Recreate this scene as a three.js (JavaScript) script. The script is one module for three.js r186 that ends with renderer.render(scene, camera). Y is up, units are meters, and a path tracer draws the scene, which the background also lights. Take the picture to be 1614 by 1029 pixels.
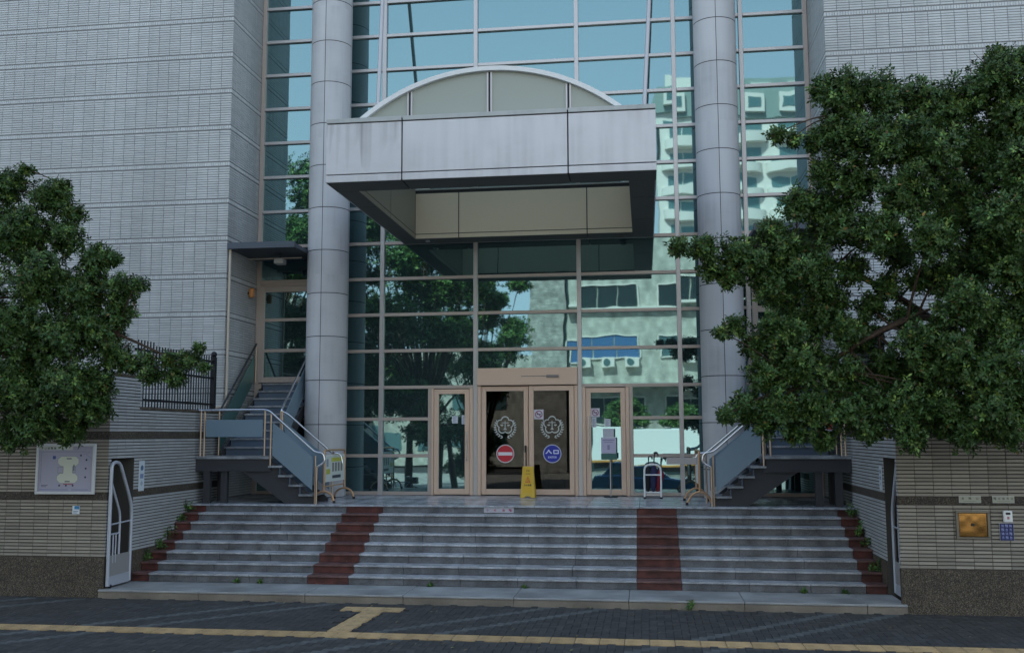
import * as THREE from 'three';
import { mergeGeometries } from 'three/addons/utils/BufferGeometryUtils.js';
import { RoundedBoxGeometry } from 'three/addons/geometries/RoundedBoxGeometry.js';

// ------------------------------------------------------------------ camera, sky, sun, exposure
const V = (x, y, z) => new THREE.Vector3(x, y, z);
const scene = new THREE.Scene();
const W = 1024, H = 652;
const camera = new THREE.PerspectiveCamera(2 * Math.atan(514.5 / 1540) * 180 / Math.PI, W / H, 0.1, 600);
{
  const yaw = 7.75 * Math.PI / 180, pitch = 6.3 * Math.PI / 180, roll = -0.2 * Math.PI / 180;
  const f = V(-Math.sin(yaw) * Math.cos(pitch), Math.sin(pitch), -Math.cos(yaw) * Math.cos(pitch));
  const right = f.clone().cross(V(0, 1, 0)).normalize(), up = right.clone().cross(f);
  camera.position.set(0, 2.49, 20.3);
  camera.up.copy(up.multiplyScalar(Math.cos(roll)).addScaledVector(right, -Math.sin(roll)));
  camera.lookAt(camera.position.clone().add(f));
}
const SUN = V(-0.26, 0.80, -0.60).normalize();
{ // clear summer sky, pale near the horizon, brighter round the sun
  const w = 512, h = 256, d = new Float32Array(w * h * 4);
  const mixc = (a, b, t) => a + (b - a) * t;
  for (let j = 0; j < h; j++) for (let i = 0; i < w; i++) {
    const v = (j + .5) / h, u = (i + .5) / w, el = (v - .5) * Math.PI, az = (u - .5) * 2 * Math.PI;
    const dir = V(Math.cos(el) * Math.cos(az), Math.sin(el), Math.cos(el) * Math.sin(az));
    const t = Math.pow(Math.max(0, Math.sin(el)), .85), c = Math.max(0, dir.dot(SUN));
    const halo = .35 * Math.pow(c, 8) + .6 * Math.pow(c, 60);
    const k = (j * w + i) * 4;
    d[k] = mixc(.72, .12, t) + halo; d[k + 1] = mixc(.84, .21, t) + halo * .97; d[k + 2] = mixc(.93, .39, t) + halo * .9; d[k + 3] = 1;
    if (el < 0) { d[k] = .2; d[k + 1] = .2; d[k + 2] = .2; }
  }
  const t = new THREE.DataTexture(d, w, h, THREE.RGBAFormat, THREE.FloatType);
  t.mapping = THREE.EquirectangularReflectionMapping; t.magFilter = THREE.LinearFilter; t.minFilter = THREE.LinearFilter; t.needsUpdate = true;
  scene.background = t; scene.environment = t;
}
const sun = new THREE.DirectionalLight(new THREE.Color(1, .95, .87), 5);
sun.position.copy(SUN).multiplyScalar(120); sun.castShadow = true;
Object.assign(sun.shadow.camera, { left: -70, right: 70, top: 70, bottom: -70, near: 1, far: 300 });
sun.shadow.mapSize.set(4096, 4096);
scene.add(sun, sun.target);
const renderer = new THREE.WebGLRenderer({ antialias: true });
renderer.setSize(W, H);
renderer.toneMapping = THREE.LinearToneMapping;
renderer.toneMappingExposure = 2.5;
renderer.shadowMap.enabled = true;

// ------------------------------------------------------------------ helpers
let seed = 12345;
const rnd = () => { seed = (seed * 1664525 + 1013904223) >>> 0; return seed / 4294967296; };
const rr = (a, b) => a + (b - a) * rnd();
const names = new Map();
const numbered = n => { const k = names.get(n) || 0; names.set(n, k + 1); return k ? `${n}_${String(k).padStart(3, '0')}` : n; };
const shadow = o => { o.castShadow = true; o.receiveShadow = true; return o; };
function thing(name, label, category, p = [0, 0, 0], group) {
  const o = new THREE.Group(); o.name = numbered(name); o.position.set(...p);
  o.userData = { label, category }; if (group) o.userData.group = group;
  scene.add(o); return o;
}
const rootPos = o => { while (o.parent && o.parent !== scene) o = o.parent; return o.position; };
// geometry is given in world metres; it is moved into the thing's own frame
function part(parent, name, geo, mat, label) {
  const g = Array.isArray(geo) ? merge(geo) : geo;
  metreUV(g);
  const p = rootPos(parent); g.translate(-p.x, -p.y, -p.z);
  const m = shadow(new THREE.Mesh(g, mat)); m.name = name; if (label) m.userData.label = label;
  parent.add(m); return m;
}
// a piece whose (shared) geometry is centred on its own origin
function piece(parent, name, geo, mat, x, y, z, rx = 0, ry = 0, rz = 0) {
  const p = rootPos(parent), m = shadow(new THREE.Mesh(geo, mat));
  m.name = name; m.position.set(x - p.x, y - p.y, z - p.z); m.rotation.set(rx, ry, rz); parent.add(m); return m;
}
function solo(name, label, category, geo, mat, p = [0, 0, 0], group) {
  const g = Array.isArray(geo) ? merge(geo) : geo; metreUV(g); g.translate(-p[0], -p[1], -p[2]);
  const m = shadow(new THREE.Mesh(g, mat)); m.name = numbered(name); m.position.set(...p);
  m.userData = { label, category }; if (group) m.userData.group = group; scene.add(m); return m;
}
function structure(name, geo, mat) {
  const g = Array.isArray(geo) ? merge(geo) : geo; metreUV(g);
  const m = shadow(new THREE.Mesh(g, mat)); m.name = name; m.userData.kind = 'structure'; scene.add(m); return m;
}
function merge(list) {
  list = list.map(g => {
    const q = g.index ? g.toNonIndexed() : g;
    if (q.attributes.uv === undefined) q.setAttribute('uv', new THREE.BufferAttribute(new Float32Array(q.attributes.position.count * 2), 2));
    for (const k of Object.keys(q.attributes)) if (!['position', 'normal', 'uv'].includes(k)) q.deleteAttribute(k);
    return q;
  });
  return list.length === 1 ? list[0] : mergeGeometries(list);
}
// uv in metres from the dominant axis of each face, unless the geometry keeps its own
function metreUV(g) {
  if (g.userData.keepUV) return g;
  const p = g.attributes.position, n = g.attributes.normal; if (!n) g.computeVertexNormals();
  const N = g.attributes.normal, uv = new Float32Array(p.count * 2);
  for (let i = 0; i < p.count; i++) {
    const ax = Math.abs(N.getX(i)), ay = Math.abs(N.getY(i)), az = Math.abs(N.getZ(i));
    const x = p.getX(i), y = p.getY(i), z = p.getZ(i);
    if (az >= ax && az >= ay) { uv[2 * i] = x; uv[2 * i + 1] = y; }
    else if (ax >= ay) { uv[2 * i] = z; uv[2 * i + 1] = y; }
    else { uv[2 * i] = x; uv[2 * i + 1] = z; }
  }
  g.setAttribute('uv', new THREE.BufferAttribute(uv, 2)); return g;
}
const keep = g => { g.userData.keepUV = true; return g; };
function box(x0, x1, y0, y1, z0, z1) {
  if (x0 > x1) [x0, x1] = [x1, x0]; if (y0 > y1) [y0, y1] = [y1, y0]; if (z0 > z1) [z0, z1] = [z1, z0];
  const g = new THREE.BoxGeometry(x1 - x0, y1 - y0, z1 - z0); g.translate((x0 + x1) / 2, (y0 + y1) / 2, (z0 + z1) / 2); return g;
}
function rbox(x0, x1, y0, y1, z0, z1, r = .008, seg = 2) {
  if (x0 > x1) [x0, x1] = [x1, x0];
  const g = new RoundedBoxGeometry(x1 - x0, y1 - y0, z1 - z0, seg, r); g.translate((x0 + x1) / 2, (y0 + y1) / 2, (z0 + z1) / 2); return g;
}
// prism: polygon in a plane pushed along an axis. pts = [[a,b]...]; axis 'x' -> (z,y), 'z' -> (x,y)
function prism(pts, axis, a0, a1, bevel = 0) {
  const s = new THREE.Shape(pts.map(p => new THREE.Vector2(axis === 'x' ? -p[0] : p[0], p[1])));
  const g = new THREE.ExtrudeGeometry(s, { depth: Math.abs(a1 - a0), bevelEnabled: bevel > 0, bevelSize: bevel, bevelThickness: bevel, bevelSegments: 1 });
  if (axis === 'x') { g.rotateY(Math.PI / 2); g.translate(Math.min(a0, a1), 0, 0); } else g.translate(0, 0, Math.min(a0, a1));
  return g;
}
function rod(a, b, r, seg = 10, r2 = r) {
  const d = b.clone().sub(a), g = new THREE.CylinderGeometry(r2, r, d.length(), seg);
  g.applyQuaternion(new THREE.Quaternion().setFromUnitVectors(V(0, 1, 0), d.clone().normalize())); g.translate(...a.clone().add(b).multiplyScalar(.5).toArray()); return g;
}
// a bent pipe with rounded corners
function pipe(pts, r, bend = .08, seg = 8) {
  const out = [pts[0].clone()];
  for (let i = 1; i < pts.length - 1; i++) {
    const a = pts[i - 1], b = pts[i], c = pts[i + 1];
    const k = Math.min(bend, a.distanceTo(b) * .45, b.distanceTo(c) * .45);
    const p = b.clone().add(a.clone().sub(b).setLength(k)), q = b.clone().add(c.clone().sub(b).setLength(k));
    for (let t = 0; t <= 5; t++) { const s = t / 5; out.push(p.clone().multiplyScalar((1 - s) * (1 - s)).addScaledVector(b, 2 * s * (1 - s)).addScaledVector(q, s * s)); }
  }
  out.push(pts[pts.length - 1].clone());
  const cp = new THREE.CurvePath(); for (let i = 1; i < out.length; i++) if (out[i].distanceTo(out[i - 1]) > 1e-5) cp.add(new THREE.LineCurve3(out[i - 1], out[i]));
  const L = cp.getLength();
  const poly = new THREE.CatmullRomCurve3(out.filter((p, i) => !i || p.distanceTo(out[i - 1]) > 1e-4), false, 'centripetal');
  return new THREE.TubeGeometry(poly, Math.max(8, Math.min(90, Math.ceil(L / .05) + out.length)), r, seg, false);
}
// ------------------------------------------------------------------ procedural textures
function hash(x, y, s) { let h = (x * 374761393 + y * 668265263 + s * 974634777) | 0; h = Math.imul(h ^ (h >>> 13), 1274126177); return ((h ^ (h >>> 16)) >>> 0) / 4294967296; }
function vnoise(x, y, per, s) {
  const xi = Math.floor(x), yi = Math.floor(y), fx = x - xi, fy = y - yi, m = a => ((a % per) + per) % per;
  const u = fx * fx * (3 - 2 * fx), v = fy * fy * (3 - 2 * fy);
  const a = hash(m(xi), m(yi), s), b = hash(m(xi + 1), m(yi), s), c = hash(m(xi), m(yi + 1), s), d = hash(m(xi + 1), m(yi + 1), s);
  return a + (b - a) * u + (c - a) * v + (a - b - c + d) * u * v;
}
function fbm(u, v, per, oct, s) { let a = 0, k = .5, n = 0; for (let i = 0; i < oct; i++) { a += k * vnoise(u * per, v * per, per, s + i); n += k; k *= .55; per *= 2; } return a / n; }
function tex(size, fn, metres, srgb = true, sizeY = size) {
  const d = new Uint8Array(size * sizeY * 4);
  for (let j = 0; j < sizeY; j++) for (let i = 0; i < size; i++) {
    const c = fn((i + .5) / size, (j + .5) / sizeY, i, j), k = (j * size + i) * 4;
    for (let q = 0; q < 3; q++) d[k + q] = Math.max(0, Math.min(255, Math.round(255 * (Array.isArray(c) ? c[q] : c)))); d[k + 3] = 255;
  }
  const t = new THREE.DataTexture(d, size, sizeY); t.wrapS = t.wrapT = THREE.RepeatWrapping; t.magFilter = THREE.LinearFilter; t.minFilter = THREE.LinearMipmapLinearFilter; t.generateMipmaps = true;
  if (srgb) t.colorSpace = THREE.SRGBColorSpace;
  const m = Array.isArray(metres) ? metres : [metres, metres]; t.repeat.set(1 / m[0], 1 / m[1]); t.needsUpdate = true; return t;
}
const lin2s = c => c <= .0031308 ? 12.92 * c : 1.055 * Math.pow(c, 1 / 2.4) - .055;
const std = (rgb, rough, o = {}) => { const m = new THREE.MeshStandardMaterial({ roughness: rough, metalness: 0, ...o }); m.color.setRGB(...rgb); return m; };
const phys = (rgb, rough, o = {}) => { const m = new THREE.MeshPhysicalMaterial({ roughness: rough, metalness: 0, ...o }); m.color.setRGB(...rgb); return m; };
// speckle of stone grains: values multiply the material's colour
const T = {};
T.granite = tex(512, (u, v, i, j) => { const n = hash(i >> 1, j >> 1, 3), b = fbm(u, v, 6, 5, 11); let k = .8 + .26 * (b - .5) * 2; if (n < .16) k -= .3; else if (n > .86) k += .16; k += (hash(i, j, 9) - .5) * .16; return [k, k, k * 1.01]; }, 1.1);
T.aggregate = tex(512, (u, v, i, j) => { const n = hash((i + (j >> 2)) >> 2, j >> 2, 21), n2 = hash(i >> 1, j >> 1, 5); let k = .42 + .58 * n * n; k *= .7 + .5 * n2; k *= .8 + .4 * fbm(u, v, 5, 4, 8); const t = hash(i >> 2, j >> 2, 33); return [k * (1 + .1 * t), k, k * (1 - .12 * t)]; }, 1.15);
T.stain = tex(512, (u, v) => { const st = vnoise(u * 46, v * 3, 46, 4) * .5 + vnoise(u * 120, v * 5, 120, 6) * .3, b = fbm(u, v, 5, 5, 2); const k = 1 - .10 * Math.pow(st, 2.2) * (b > .5 ? 1 + 3 * (b - .5) : 1) - .09 * Math.max(0, b - .45); return [k, k * 1.002, k * .998]; }, [5.3, 2.9]);
T.concrete = tex(512, (u, v, i, j) => { const b = fbm(u, v, 5, 6, 31), n = hash(i, j, 7); const k = .72 + .4 * (b - .3) + (n - .5) * .1; return [k, k, k * .985]; }, 2.3);
T.paver = tex(256, (u, v, i, j) => { const k = .8 + .3 * (fbm(u, v, 8, 5, 41) - .5) + (hash(i, j, 17) - .5) * .22; return k; }, .6);
T.asphalt = tex(512, (u, v, i, j) => { const k = .7 + .35 * (fbm(u, v, 6, 5, 51) - .4) + (hash(i, j, 18) - .5) * .35; return k; }, 3);
T.bark = tex(256, (u, v, i, j) => { const k = .55 + .6 * fbm(u, v * .35, 16, 4, 61) * (.7 + .3 * hash(i, j, 2)); return [k, k * .95, k * .9]; }, .5);
T.leafrough = null;
T.glassBump = tex(512, (u, v) => fbm(u, v, 3, 3, 71), 2.6, false);
T.panelBump = tex(256, (u, v) => fbm(u, v, 3, 4, 81), 1.9, false);
T.fine = tex(256, (u, v, i, j) => .5 + .5 * (fbm(u, v, 24, 3, 91) - .5) + (hash(i, j, 4) - .5) * .3, .4, false);
T.redtile = tex(256, (u, v, i, j) => { const k = .75 + .5 * (fbm(u, v, 7, 5, 14) - .5) + (hash(i, j, 3) - .5) * .16; return [k, k * .97, k * .95]; }, .8);
T.stone = tex(512, (u, v) => .55 + .5 * fbm(u, v, 9, 4, 15) * (.6 + .4 * vnoise(u * 4, v * 40, 40, 12)), 3.2);

T.rain = tex(512, (u, v) => { const k = .93 + .1 * vnoise(u * 90, v * 3, 90, 23) * fbm(u, v, 5, 3, 27) + .1 * (fbm(u, v, 4, 5, 25) - .5); return [k, k, k]; }, [8.3, 9.7]);
T.drip = tex(512, (u, v) => { const s = Math.pow(vnoise(u * 34, 1, 34, 3), 2) * (.35 + .65 * vnoise(u * 7, 1, 7, 9)), l = .18 + .8 * vnoise(u * 21, 2, 21, 5), a = Math.max(0, 1 - (1 - v) / l); const k = 1 - .34 * s * Math.sqrt(a) - .05 * fbm(u, v, 6, 4, 8); return [k, k * 1.004, k * .998]; }, [1.27, .856]);
T.drip.offset.set((5.1 / 1.27) % 1, 1 - (7.545 / .856) % 1);
// ------------------------------------------------------------------ materials (linear base colours)
const M = {
  tileTower: [.92, .96, .99, 1.03, 1.06].map(k => std([.515 * k, .53 * k, .525 * k], .45, { map: T.rain })),
  groutTower: std([.2, .203, .205], .9),
  tileLow: [.82, .91, 1, 1.08, 1.18].map(k => std([.30 * k, .268 * k, .218 * k], .45)),
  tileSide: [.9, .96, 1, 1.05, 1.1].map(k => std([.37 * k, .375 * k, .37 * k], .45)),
  groutLow: std([.075, .068, .058], .95),
  aggregate: std([.22, .19, .15], .75, { map: T.aggregate, bumpMap: T.aggregate, bumpScale: .002 }),
  band: std([.17, .15, .125], .75, { map: T.aggregate }),
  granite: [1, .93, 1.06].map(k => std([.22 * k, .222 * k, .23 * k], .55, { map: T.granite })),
  tread: [1, .95, 1.04].map(k => std([.68 * k, .69 * k, .70 * k], .45, { map: T.granite })),  // same granite as the risers, paler: grazing reflection painted into the tread colour
  landing: [1, .96, 1.03].map(k => std([.70 * k, .73 * k, .77 * k], .25, { map: T.granite })),  // pale bluish tone: sky sheen at grazing angle put into the landing colour
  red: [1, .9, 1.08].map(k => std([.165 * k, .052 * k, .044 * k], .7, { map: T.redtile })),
  redTreadSheen: [1, .92].map(k => std([.26 * k, .14 * k, .13 * k], .55, { map: T.redtile })),  // tops of the red strips: reflected sheen painted in as a paler red
  kerb: std([.33, .28, .225], .85, { map: T.concrete, bumpMap: T.concrete, bumpScale: .004 }),
  apron: [1, .95, 1.04].map(k => std([.45 * k, .45 * k, .45 * k], .65, { map: T.concrete })),
  paver: [1, .82, 1.2, .92].map(k => std([.073 * k, .069 * k, .064 * k], .85, { map: T.paver })),
  paverLight: [1, .85].map(k => std([.15 * k, .16 * k, .157 * k], .85, { map: T.paver })),
  tactile: [1, .9, 1.07].map(k => std([.74 * k, .505 * k, .25 * k], .75, { map: T.paver })),
  ground: std([.05, .052, .055], .95, { map: T.paver }),
  asphalt: std([.065, .066, .068], .9, { map: T.asphalt }),
  alu: std([.46, .385, .335], .38, { metalness: .15 }),
  aluDoor: std([.66, .475, .36], .4, { metalness: .1 }),
  aluGrey: std([.50, .475, .465], .38, { metalness: .4 }),
  glass: phys([.172, .284, .302], .015, { metalness: .89, bumpMap: T.glassBump, bumpScale: .0008 }),
  doorGlass: phys([.26, .30, .29], .01, { transmission: 1, thickness: 0, ior: 1.45 }),
  panel: std([.62, .605, .62], .42, { map: T.stain, metalness: .15, bumpMap: T.panelBump, bumpScale: .002 }),
  panelStained: std([.62, .605, .62], .42, { map: T.drip, metalness: .15, bumpMap: T.panelBump, bumpScale: .002 }),
  panelCap: std([.43, .44, .43], .45, { map: T.stain, metalness: .15 }),
  columnPanel: [1, .97, 1.03].map(k => std([.50 * k, .50 * k, .515 * k], .55, { map: T.stain, metalness: 0 })),
  jointDark: std([.05, .05, .055], .9),
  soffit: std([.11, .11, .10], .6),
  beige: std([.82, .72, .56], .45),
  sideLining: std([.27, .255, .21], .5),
  vault: phys([.88, .88, .8], 1, { transmission: .92, thickness: 0 }),
  tympanum: std([.33, .35, .30], .35),
  rim: std([.72, .72, .70], .5),
  steelDark: std([.04, .041, .045], .6),
  steelBlue: std([.165, .235, .285], .32),
  stairTread: std([.42, .44, .45], .55, { map: T.granite }),
  stairRiser: std([.08, .11, .15], .6),
  roofSteel: std([.06, .075, .095], .55),
  stainless: std([.68, .68, .69], .22, { metalness: 1 }),
  brassPost: std([.56, .42, .31], .32, { metalness: .7 }),
  copperPipe: std([.55, .33, .19], .38, { metalness: .6 }),
  pipeGrey: std([.55, .48, .38], .5),
  iron: std([.012, .013, .017], .5, { metalness: .4 }),
  gateWhite: std([.48, .50, .55], .35, { metalness: .3 }),
  nicheDark: std([.30, .24, .19], .8),
  white: std([.82, .82, .80], .5), black: std([.015, .015, .016], .5), rubber: std([.02, .02, .02], .85),
  bark: std([.12, .085, .06], .9, { map: T.bark, bumpMap: T.bark, bumpScale: .012 }),
  plasterGrey: std([.70, .70, .63], .85, { map: T.concrete }), stoneWall: std([.62, .61, .55], .9, { map: T.stone, bumpMap: T.stone, bumpScale: .05 }),
  cream: std([.74, .70, .64], .8), mansard: std([.24, .31, .29], .6), winDark: std([.04, .06, .065], .15, { metalness: .2 }), winTeal: std([.12, .22, .23], .15, { metalness: .3 }), winBlue: std([.07, .16, .32], .25),
  lobbyWall: std([.30, .28, .25], .8), lobbyFloor: std([.32, .30, .27], .3), darkWall: std([.06, .06, .06], .9),
  soil: std([.05, .038, .028], 1),
};
const pick = a => a[Math.floor(rnd() * a.length)];

// ------------------------------------------------------------------ layout
const XL = -8.42, XR = 3.5, CX = (XL + XR) / 2, LAND = 1.23, STEPZ = 2.87, TREAD = .29, RISE = (LAND - .12) / 8, PLATF = 5.8, WALLZ = 5.75;

// ------------------------------------------------------------------ ground: one sheet, road, pavement with pavers
structure('ground', box(-200, 200, -.5, -.17, -200, 320), M.asphalt);
structure('road', box(-120, 120, -.17, -.12, 13.5, 25.2), M.asphalt);
structure('far_pavement', box(-120, 120, -.17, -.004, 25.2, 44.4), std([.46, .45, .42], .9, { map: T.concrete }));
const pavement = structure('pavement', [box(-60, 60, -.17, -.016, WALLZ - .3, 13.3)], M.ground);
structure('kerb', box(-120, 120, -.17, .004, 13.3, 13.5), M.kerb);
{
  // 90-degree herringbone of 10 x 20 cm pavers with pale zigzag lines; tactile strip kept free
  const u = .1, list = [], z0 = PLATF + .004, z1 = 10.6, x0 = -12, x1 = 9;
  const inTac = (x, z) => (z > 7.93 && z < 8.27) || (x > -4.12 && x < -3.72 && z > 6.2 && z <= 7.93) || (x > -4.44 && x < -3.44 && z > 6.12 && z < 6.48);
  const inX = (x, z) => z > z0 + .05 && z < z1 && x > x0 && x < x1 && !inTac(x, z);
  for (let n = -130; n < 0; n++) for (let m = -60; m < 60; m++) {
    // n counts rows towards the building: z = -n*u
    const light = ((m % 10) + 10) % 10;
    const isL = light === 1 || light === 3;
    const cx = n + 4 * m;
    const hx = (cx + 1) * u, hz = -(n + .5) * u; if (inX(hx, hz)) list.push([hx, hz, 0, isL]);
    const vx = (cx + 3.5) * u, vz = -(n + 1) * u; if (inX(vx, vz)) list.push([vx, vz, 1, false]);
  }
  list.sort((a, b) => Math.hypot(a[0] + 1.8, (a[1] - 9.6) * 1.6) - Math.hypot(b[0] + 1.8, (b[1] - 9.6) * 1.6));
  const gH = metreUV(new RoundedBoxGeometry(.196, .03, .096, 1, .004)), gV = metreUV(new RoundedBoxGeometry(.096, .03, .196, 1, .004));
  const rest = [[], [], [], [], [], []];
  list.forEach(([x, z, v, l], i) => {
    const y = -.016 + rr(-.0015, .0015), k = l ? 4 + (rnd() < .4 ? 1 : 0) : Math.floor(rnd() * 4), mt = l ? M.paverLight[k - 4] : M.paver[k];
    if (i < 300) piece(pavement, 'paver', v ? gV : gH, mt, x, y, z, rr(-.006, .006), 0, rr(-.006, .006));
    else { const g = (v ? gV : gH).clone(); g.userData.keepUV = true; const sh = g.attributes.uv; for (let q = 0; q < sh.count; q++) sh.setXY(q, sh.getX(q) + x, sh.getY(q) + z); g.translate(x, y, z); rest[k].push(g); }
  });
  rest.forEach((r, k) => { const m = part(pavement, 'paver_field', keep(merge(r)), k < 4 ? M.paver[k] : M.paverLight[k - 4]); m.userData.kind = 'stuff'; });
  // yellow tactile slabs: a long strip and a T leading to the steps
  const tg = new RoundedBoxGeometry(.294, .034, .294, 1, .005), bars = [];
  const T1 = metreUV(merge([tg, ...[-.105, -.035, .035, .105].map(o => rbox(-.13, .13, .017, .022, o - .014, o + .014, .002, 1))]));
  const T2 = metreUV(merge([tg, ...[-.09, 0, .09].flatMap(a => [-.09, 0, .09].map(b => { const g = new THREE.CylinderGeometry(.014, .02, .005, 8); g.translate(a, .0195, b); return g; }))]));
  for (let k = 0; k < 70; k++) piece(pavement, 'tactile_slab', T1, pick(M.tactile), -12 + .3 * k + .15, -.013 + rr(-.001, .001), 8.1, 0, rr(-.006, .006), 0);
  for (let k = 0; k < 5; k++) piece(pavement, 'tactile_slab', T1, pick(M.tactile), -3.92 + .012 * (k - 2), -.013, 7.76 - .3 * k, 0, Math.PI / 2, 0);
  for (let k = 0; k < 3; k++) piece(pavement, 'tactile_slab', T2, pick(M.tactile), -4.24 + .3 * k, -.013, 6.3, 0, 0, 0);
}

// ------------------------------------------------------------------ entrance steps
const steps = thing('entrance_steps', 'wide flight of grey granite steps with dark red strips below the glass entrance', 'steps', [CX, 0, 4]);
{
  // core below the slabs
  const prof = [[-.1, 0], [PLATF - .03, 0], [PLATF - .03, .09]];
  for (let i = 8; i >= 1; i--) { const z = STEPZ + TREAD * (i - 1) - .03, y0 = LAND - RISE * i - .03, y1 = LAND - RISE * (i - 1) - .03; prof.push([z, y0], [z, y1]); }
  prof.push([-.1, LAND - .03]);
  part(steps, 'core', prism(prof, 'x', XL + .001, XR - .001), M.groutLow);
  const red = [[XL + .003, XL + .3], [-5.42, -4.74], [-.18, .5], [XR - .3, XR - .003]];
  const segs = []; // stretches between red strips, cut into slabs
  let a = XL + .003;
  for (const [r0, r1] of red) { if (r0 > a + .02) segs.push([a, r0, 0]); segs.push([r0, r1, 1]); a = r1; }
  for (let i = 0; i < 8; i++) {
    const top = LAND - RISE * i, z = STEPZ + TREAD * i;
    for (const [s0, s1, isRed] of segs) {
      const n = isRed ? 1 : Math.max(1, Math.round((s1 - s0) / (i === 0 ? 1.1 : .9)));
      let off = isRed ? 0 : rr(-.12, .12);
      for (let k = 0; k < n; k++) {
        const x0 = k ? s0 + (s1 - s0) * k / n + off : s0, x1 = k < n - 1 ? s0 + (s1 - s0) * (k + 1) / n + off : s1;
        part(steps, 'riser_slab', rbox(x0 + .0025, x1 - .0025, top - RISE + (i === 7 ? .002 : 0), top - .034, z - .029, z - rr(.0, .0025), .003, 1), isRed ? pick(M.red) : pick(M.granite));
        if (i > 0) part(steps, 'tread_slab', rbox(x0 + .0025, x1 - .0025, top - .032, top - rr(0, .002), z - TREAD - .0, z + .028, .006, 1), isRed ? pick(M.redTreadSheen) : pick(M.tread));
      }
    }
  }
  // landing slabs
  const lx = []; for (let x = XL + .003; x < XR - .3; x += .92) lx.push(x); lx.push(XR - .003);
  const lz = [-.1, .86, 1.84, STEPZ + .028];
  for (let i = 0; i + 1 < lx.length; i++) for (let k = 0; k < 3; k++) part(steps, 'landing_slab', rbox(lx[i] + .0025, lx[i + 1] - .0025, LAND - .032, LAND - rr(0, .001), lz[k] + .0025, lz[k + 1] - .0025, .004, 1), pick(M.landing));
  // bottom apron with kerb stones
  let x = XL - .06; const xe = XR + .06;
  while (x < xe - .01) { let w = Math.min(rr(1.5, 1.9), xe - x); if (xe - x - w < .5) w = xe - x; part(steps, 'apron_slab', rbox(x + .003, x + w - .003, .085, .12 - rr(0, .002), STEPZ + TREAD * 7 - .028, PLATF - .27, .006, 1), pick(M.apron)); part(steps, 'apron_slab', rbox(x + .003, x + w - .003, .085, .121 - rr(0, .002), PLATF - .266, PLATF + .012, .012, 2), pick(M.apron)); part(steps, 'kerb_stone', rbox(x + .003, x + w - .003, -.03, .084, PLATF - .04, PLATF, .004, 1), M.kerb); x += w; }
}

// ------------------------------------------------------------------ tiled walls
// frame: origin o, direction along wall e (unit), outward normal n; tiles listed in wall coordinates (s along, y up)
function tilesOn(parent, o, e, n, tiles, mats, nSingle, merged, thick = .012) {
  const yaw = Math.atan2(n.x, n.z), cache = new Map();
  const at = (s, y, d) => o.clone().addScaledVector(e, s).addScaledVector(n, d).setY(y);
  const arr = tiles.map(t => { const p = at(t.s, t.y, thick / 2); return { ...t, p, d: p.distanceTo(camera.position) }; }).sort((a, b) => a.d - b.d);
  arr.forEach((t, i) => {
    const nz = .62 * fbm(t.p.x / 9 + t.p.z / 7 + 4, t.p.y / 23 + 3, 9, 4, 77) + .38 * rnd(), k = Math.max(0, Math.min(mats.length - 1, Math.floor((nz - .28) / .44 * mats.length)));
    if (i < nSingle) {
      const key = t.w.toFixed(3) + '_' + t.h.toFixed(3);
      if (!cache.has(key)) cache.set(key, metreUV(new RoundedBoxGeometry(t.w, t.h, thick, 1, .0025)));
      const tg = cache.get(key).clone(), tu = tg.attributes.uv; for (let q = 0; q < tu.count; q++) tu.setXY(q, tu.getX(q) + t.p.x + t.p.z, tu.getY(q) + t.p.y);
      piece(parent, 'tile', tg, mats[k], t.p.x, t.p.y, t.p.z, 0, yaw, 0);
    } else { (merged[k] ||= []).push([t.p, t.w, t.h, yaw, thick]); }
  });
}
function mergedTiles(parent, merged, mats) {
  merged.forEach((list, k) => {
    const N = list.length, pos = new Float32Array(N * 20 * 3), nor = new Float32Array(N * 20 * 3), idx = [];
    let q = 0; const put = (p, n) => { pos.set(p, q * 3); nor.set(n, q * 3); q++; };
    for (const [c, w, h, yaw, th] of list) {
      const cs = Math.cos(yaw), sn = Math.sin(yaw), ch = Math.min(.003, h * .1);
      const pt = (a, b, d) => [c.x + a * cs + d * sn, c.y + b, c.z - a * sn + d * cs], nv = (a, b, d) => [a * cs + d * sn, b, -a * sn + d * cs];
      const face = (A, B, C, D, n) => { const b = q; put(A, n); put(B, n); put(C, n); put(D, n); idx.push(b, b + 1, b + 2, b, b + 2, b + 3); };
      const x = w / 2, y = h / 2, d = th / 2, xi = x - ch, yi = y - ch;
      face(pt(-xi, -yi, d), pt(xi, -yi, d), pt(xi, yi, d), pt(-xi, yi, d), nv(0, 0, 1));
      face(pt(-x, y, -d), pt(-xi, yi, d), pt(xi, yi, d), pt(x, y, -d), nv(0, .9, .44));
      face(pt(-x, -y, -d), pt(x, -y, -d), pt(xi, -yi, d), pt(-xi, -yi, d), nv(0, -.9, .44));
      face(pt(x, -y, -d), pt(x, y, -d), pt(xi, yi, d), pt(xi, -yi, d), nv(.9, 0, .44));
      face(pt(-x, -y, -d), pt(-xi, -yi, d), pt(-xi, yi, d), pt(-x, y, -d), nv(-.9, 0, .44));
    }
    const g = new THREE.BufferGeometry(); g.setAttribute('position', new THREE.BufferAttribute(pos, 3)); g.setAttribute('normal', new THREE.BufferAttribute(nor, 3)); g.setIndex(idx);
    const m = part(parent, 'tile_field', g, mats[k]); m.userData.kind = 'stuff';
  });
}
const TW = .235, TH = .0507;
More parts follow.
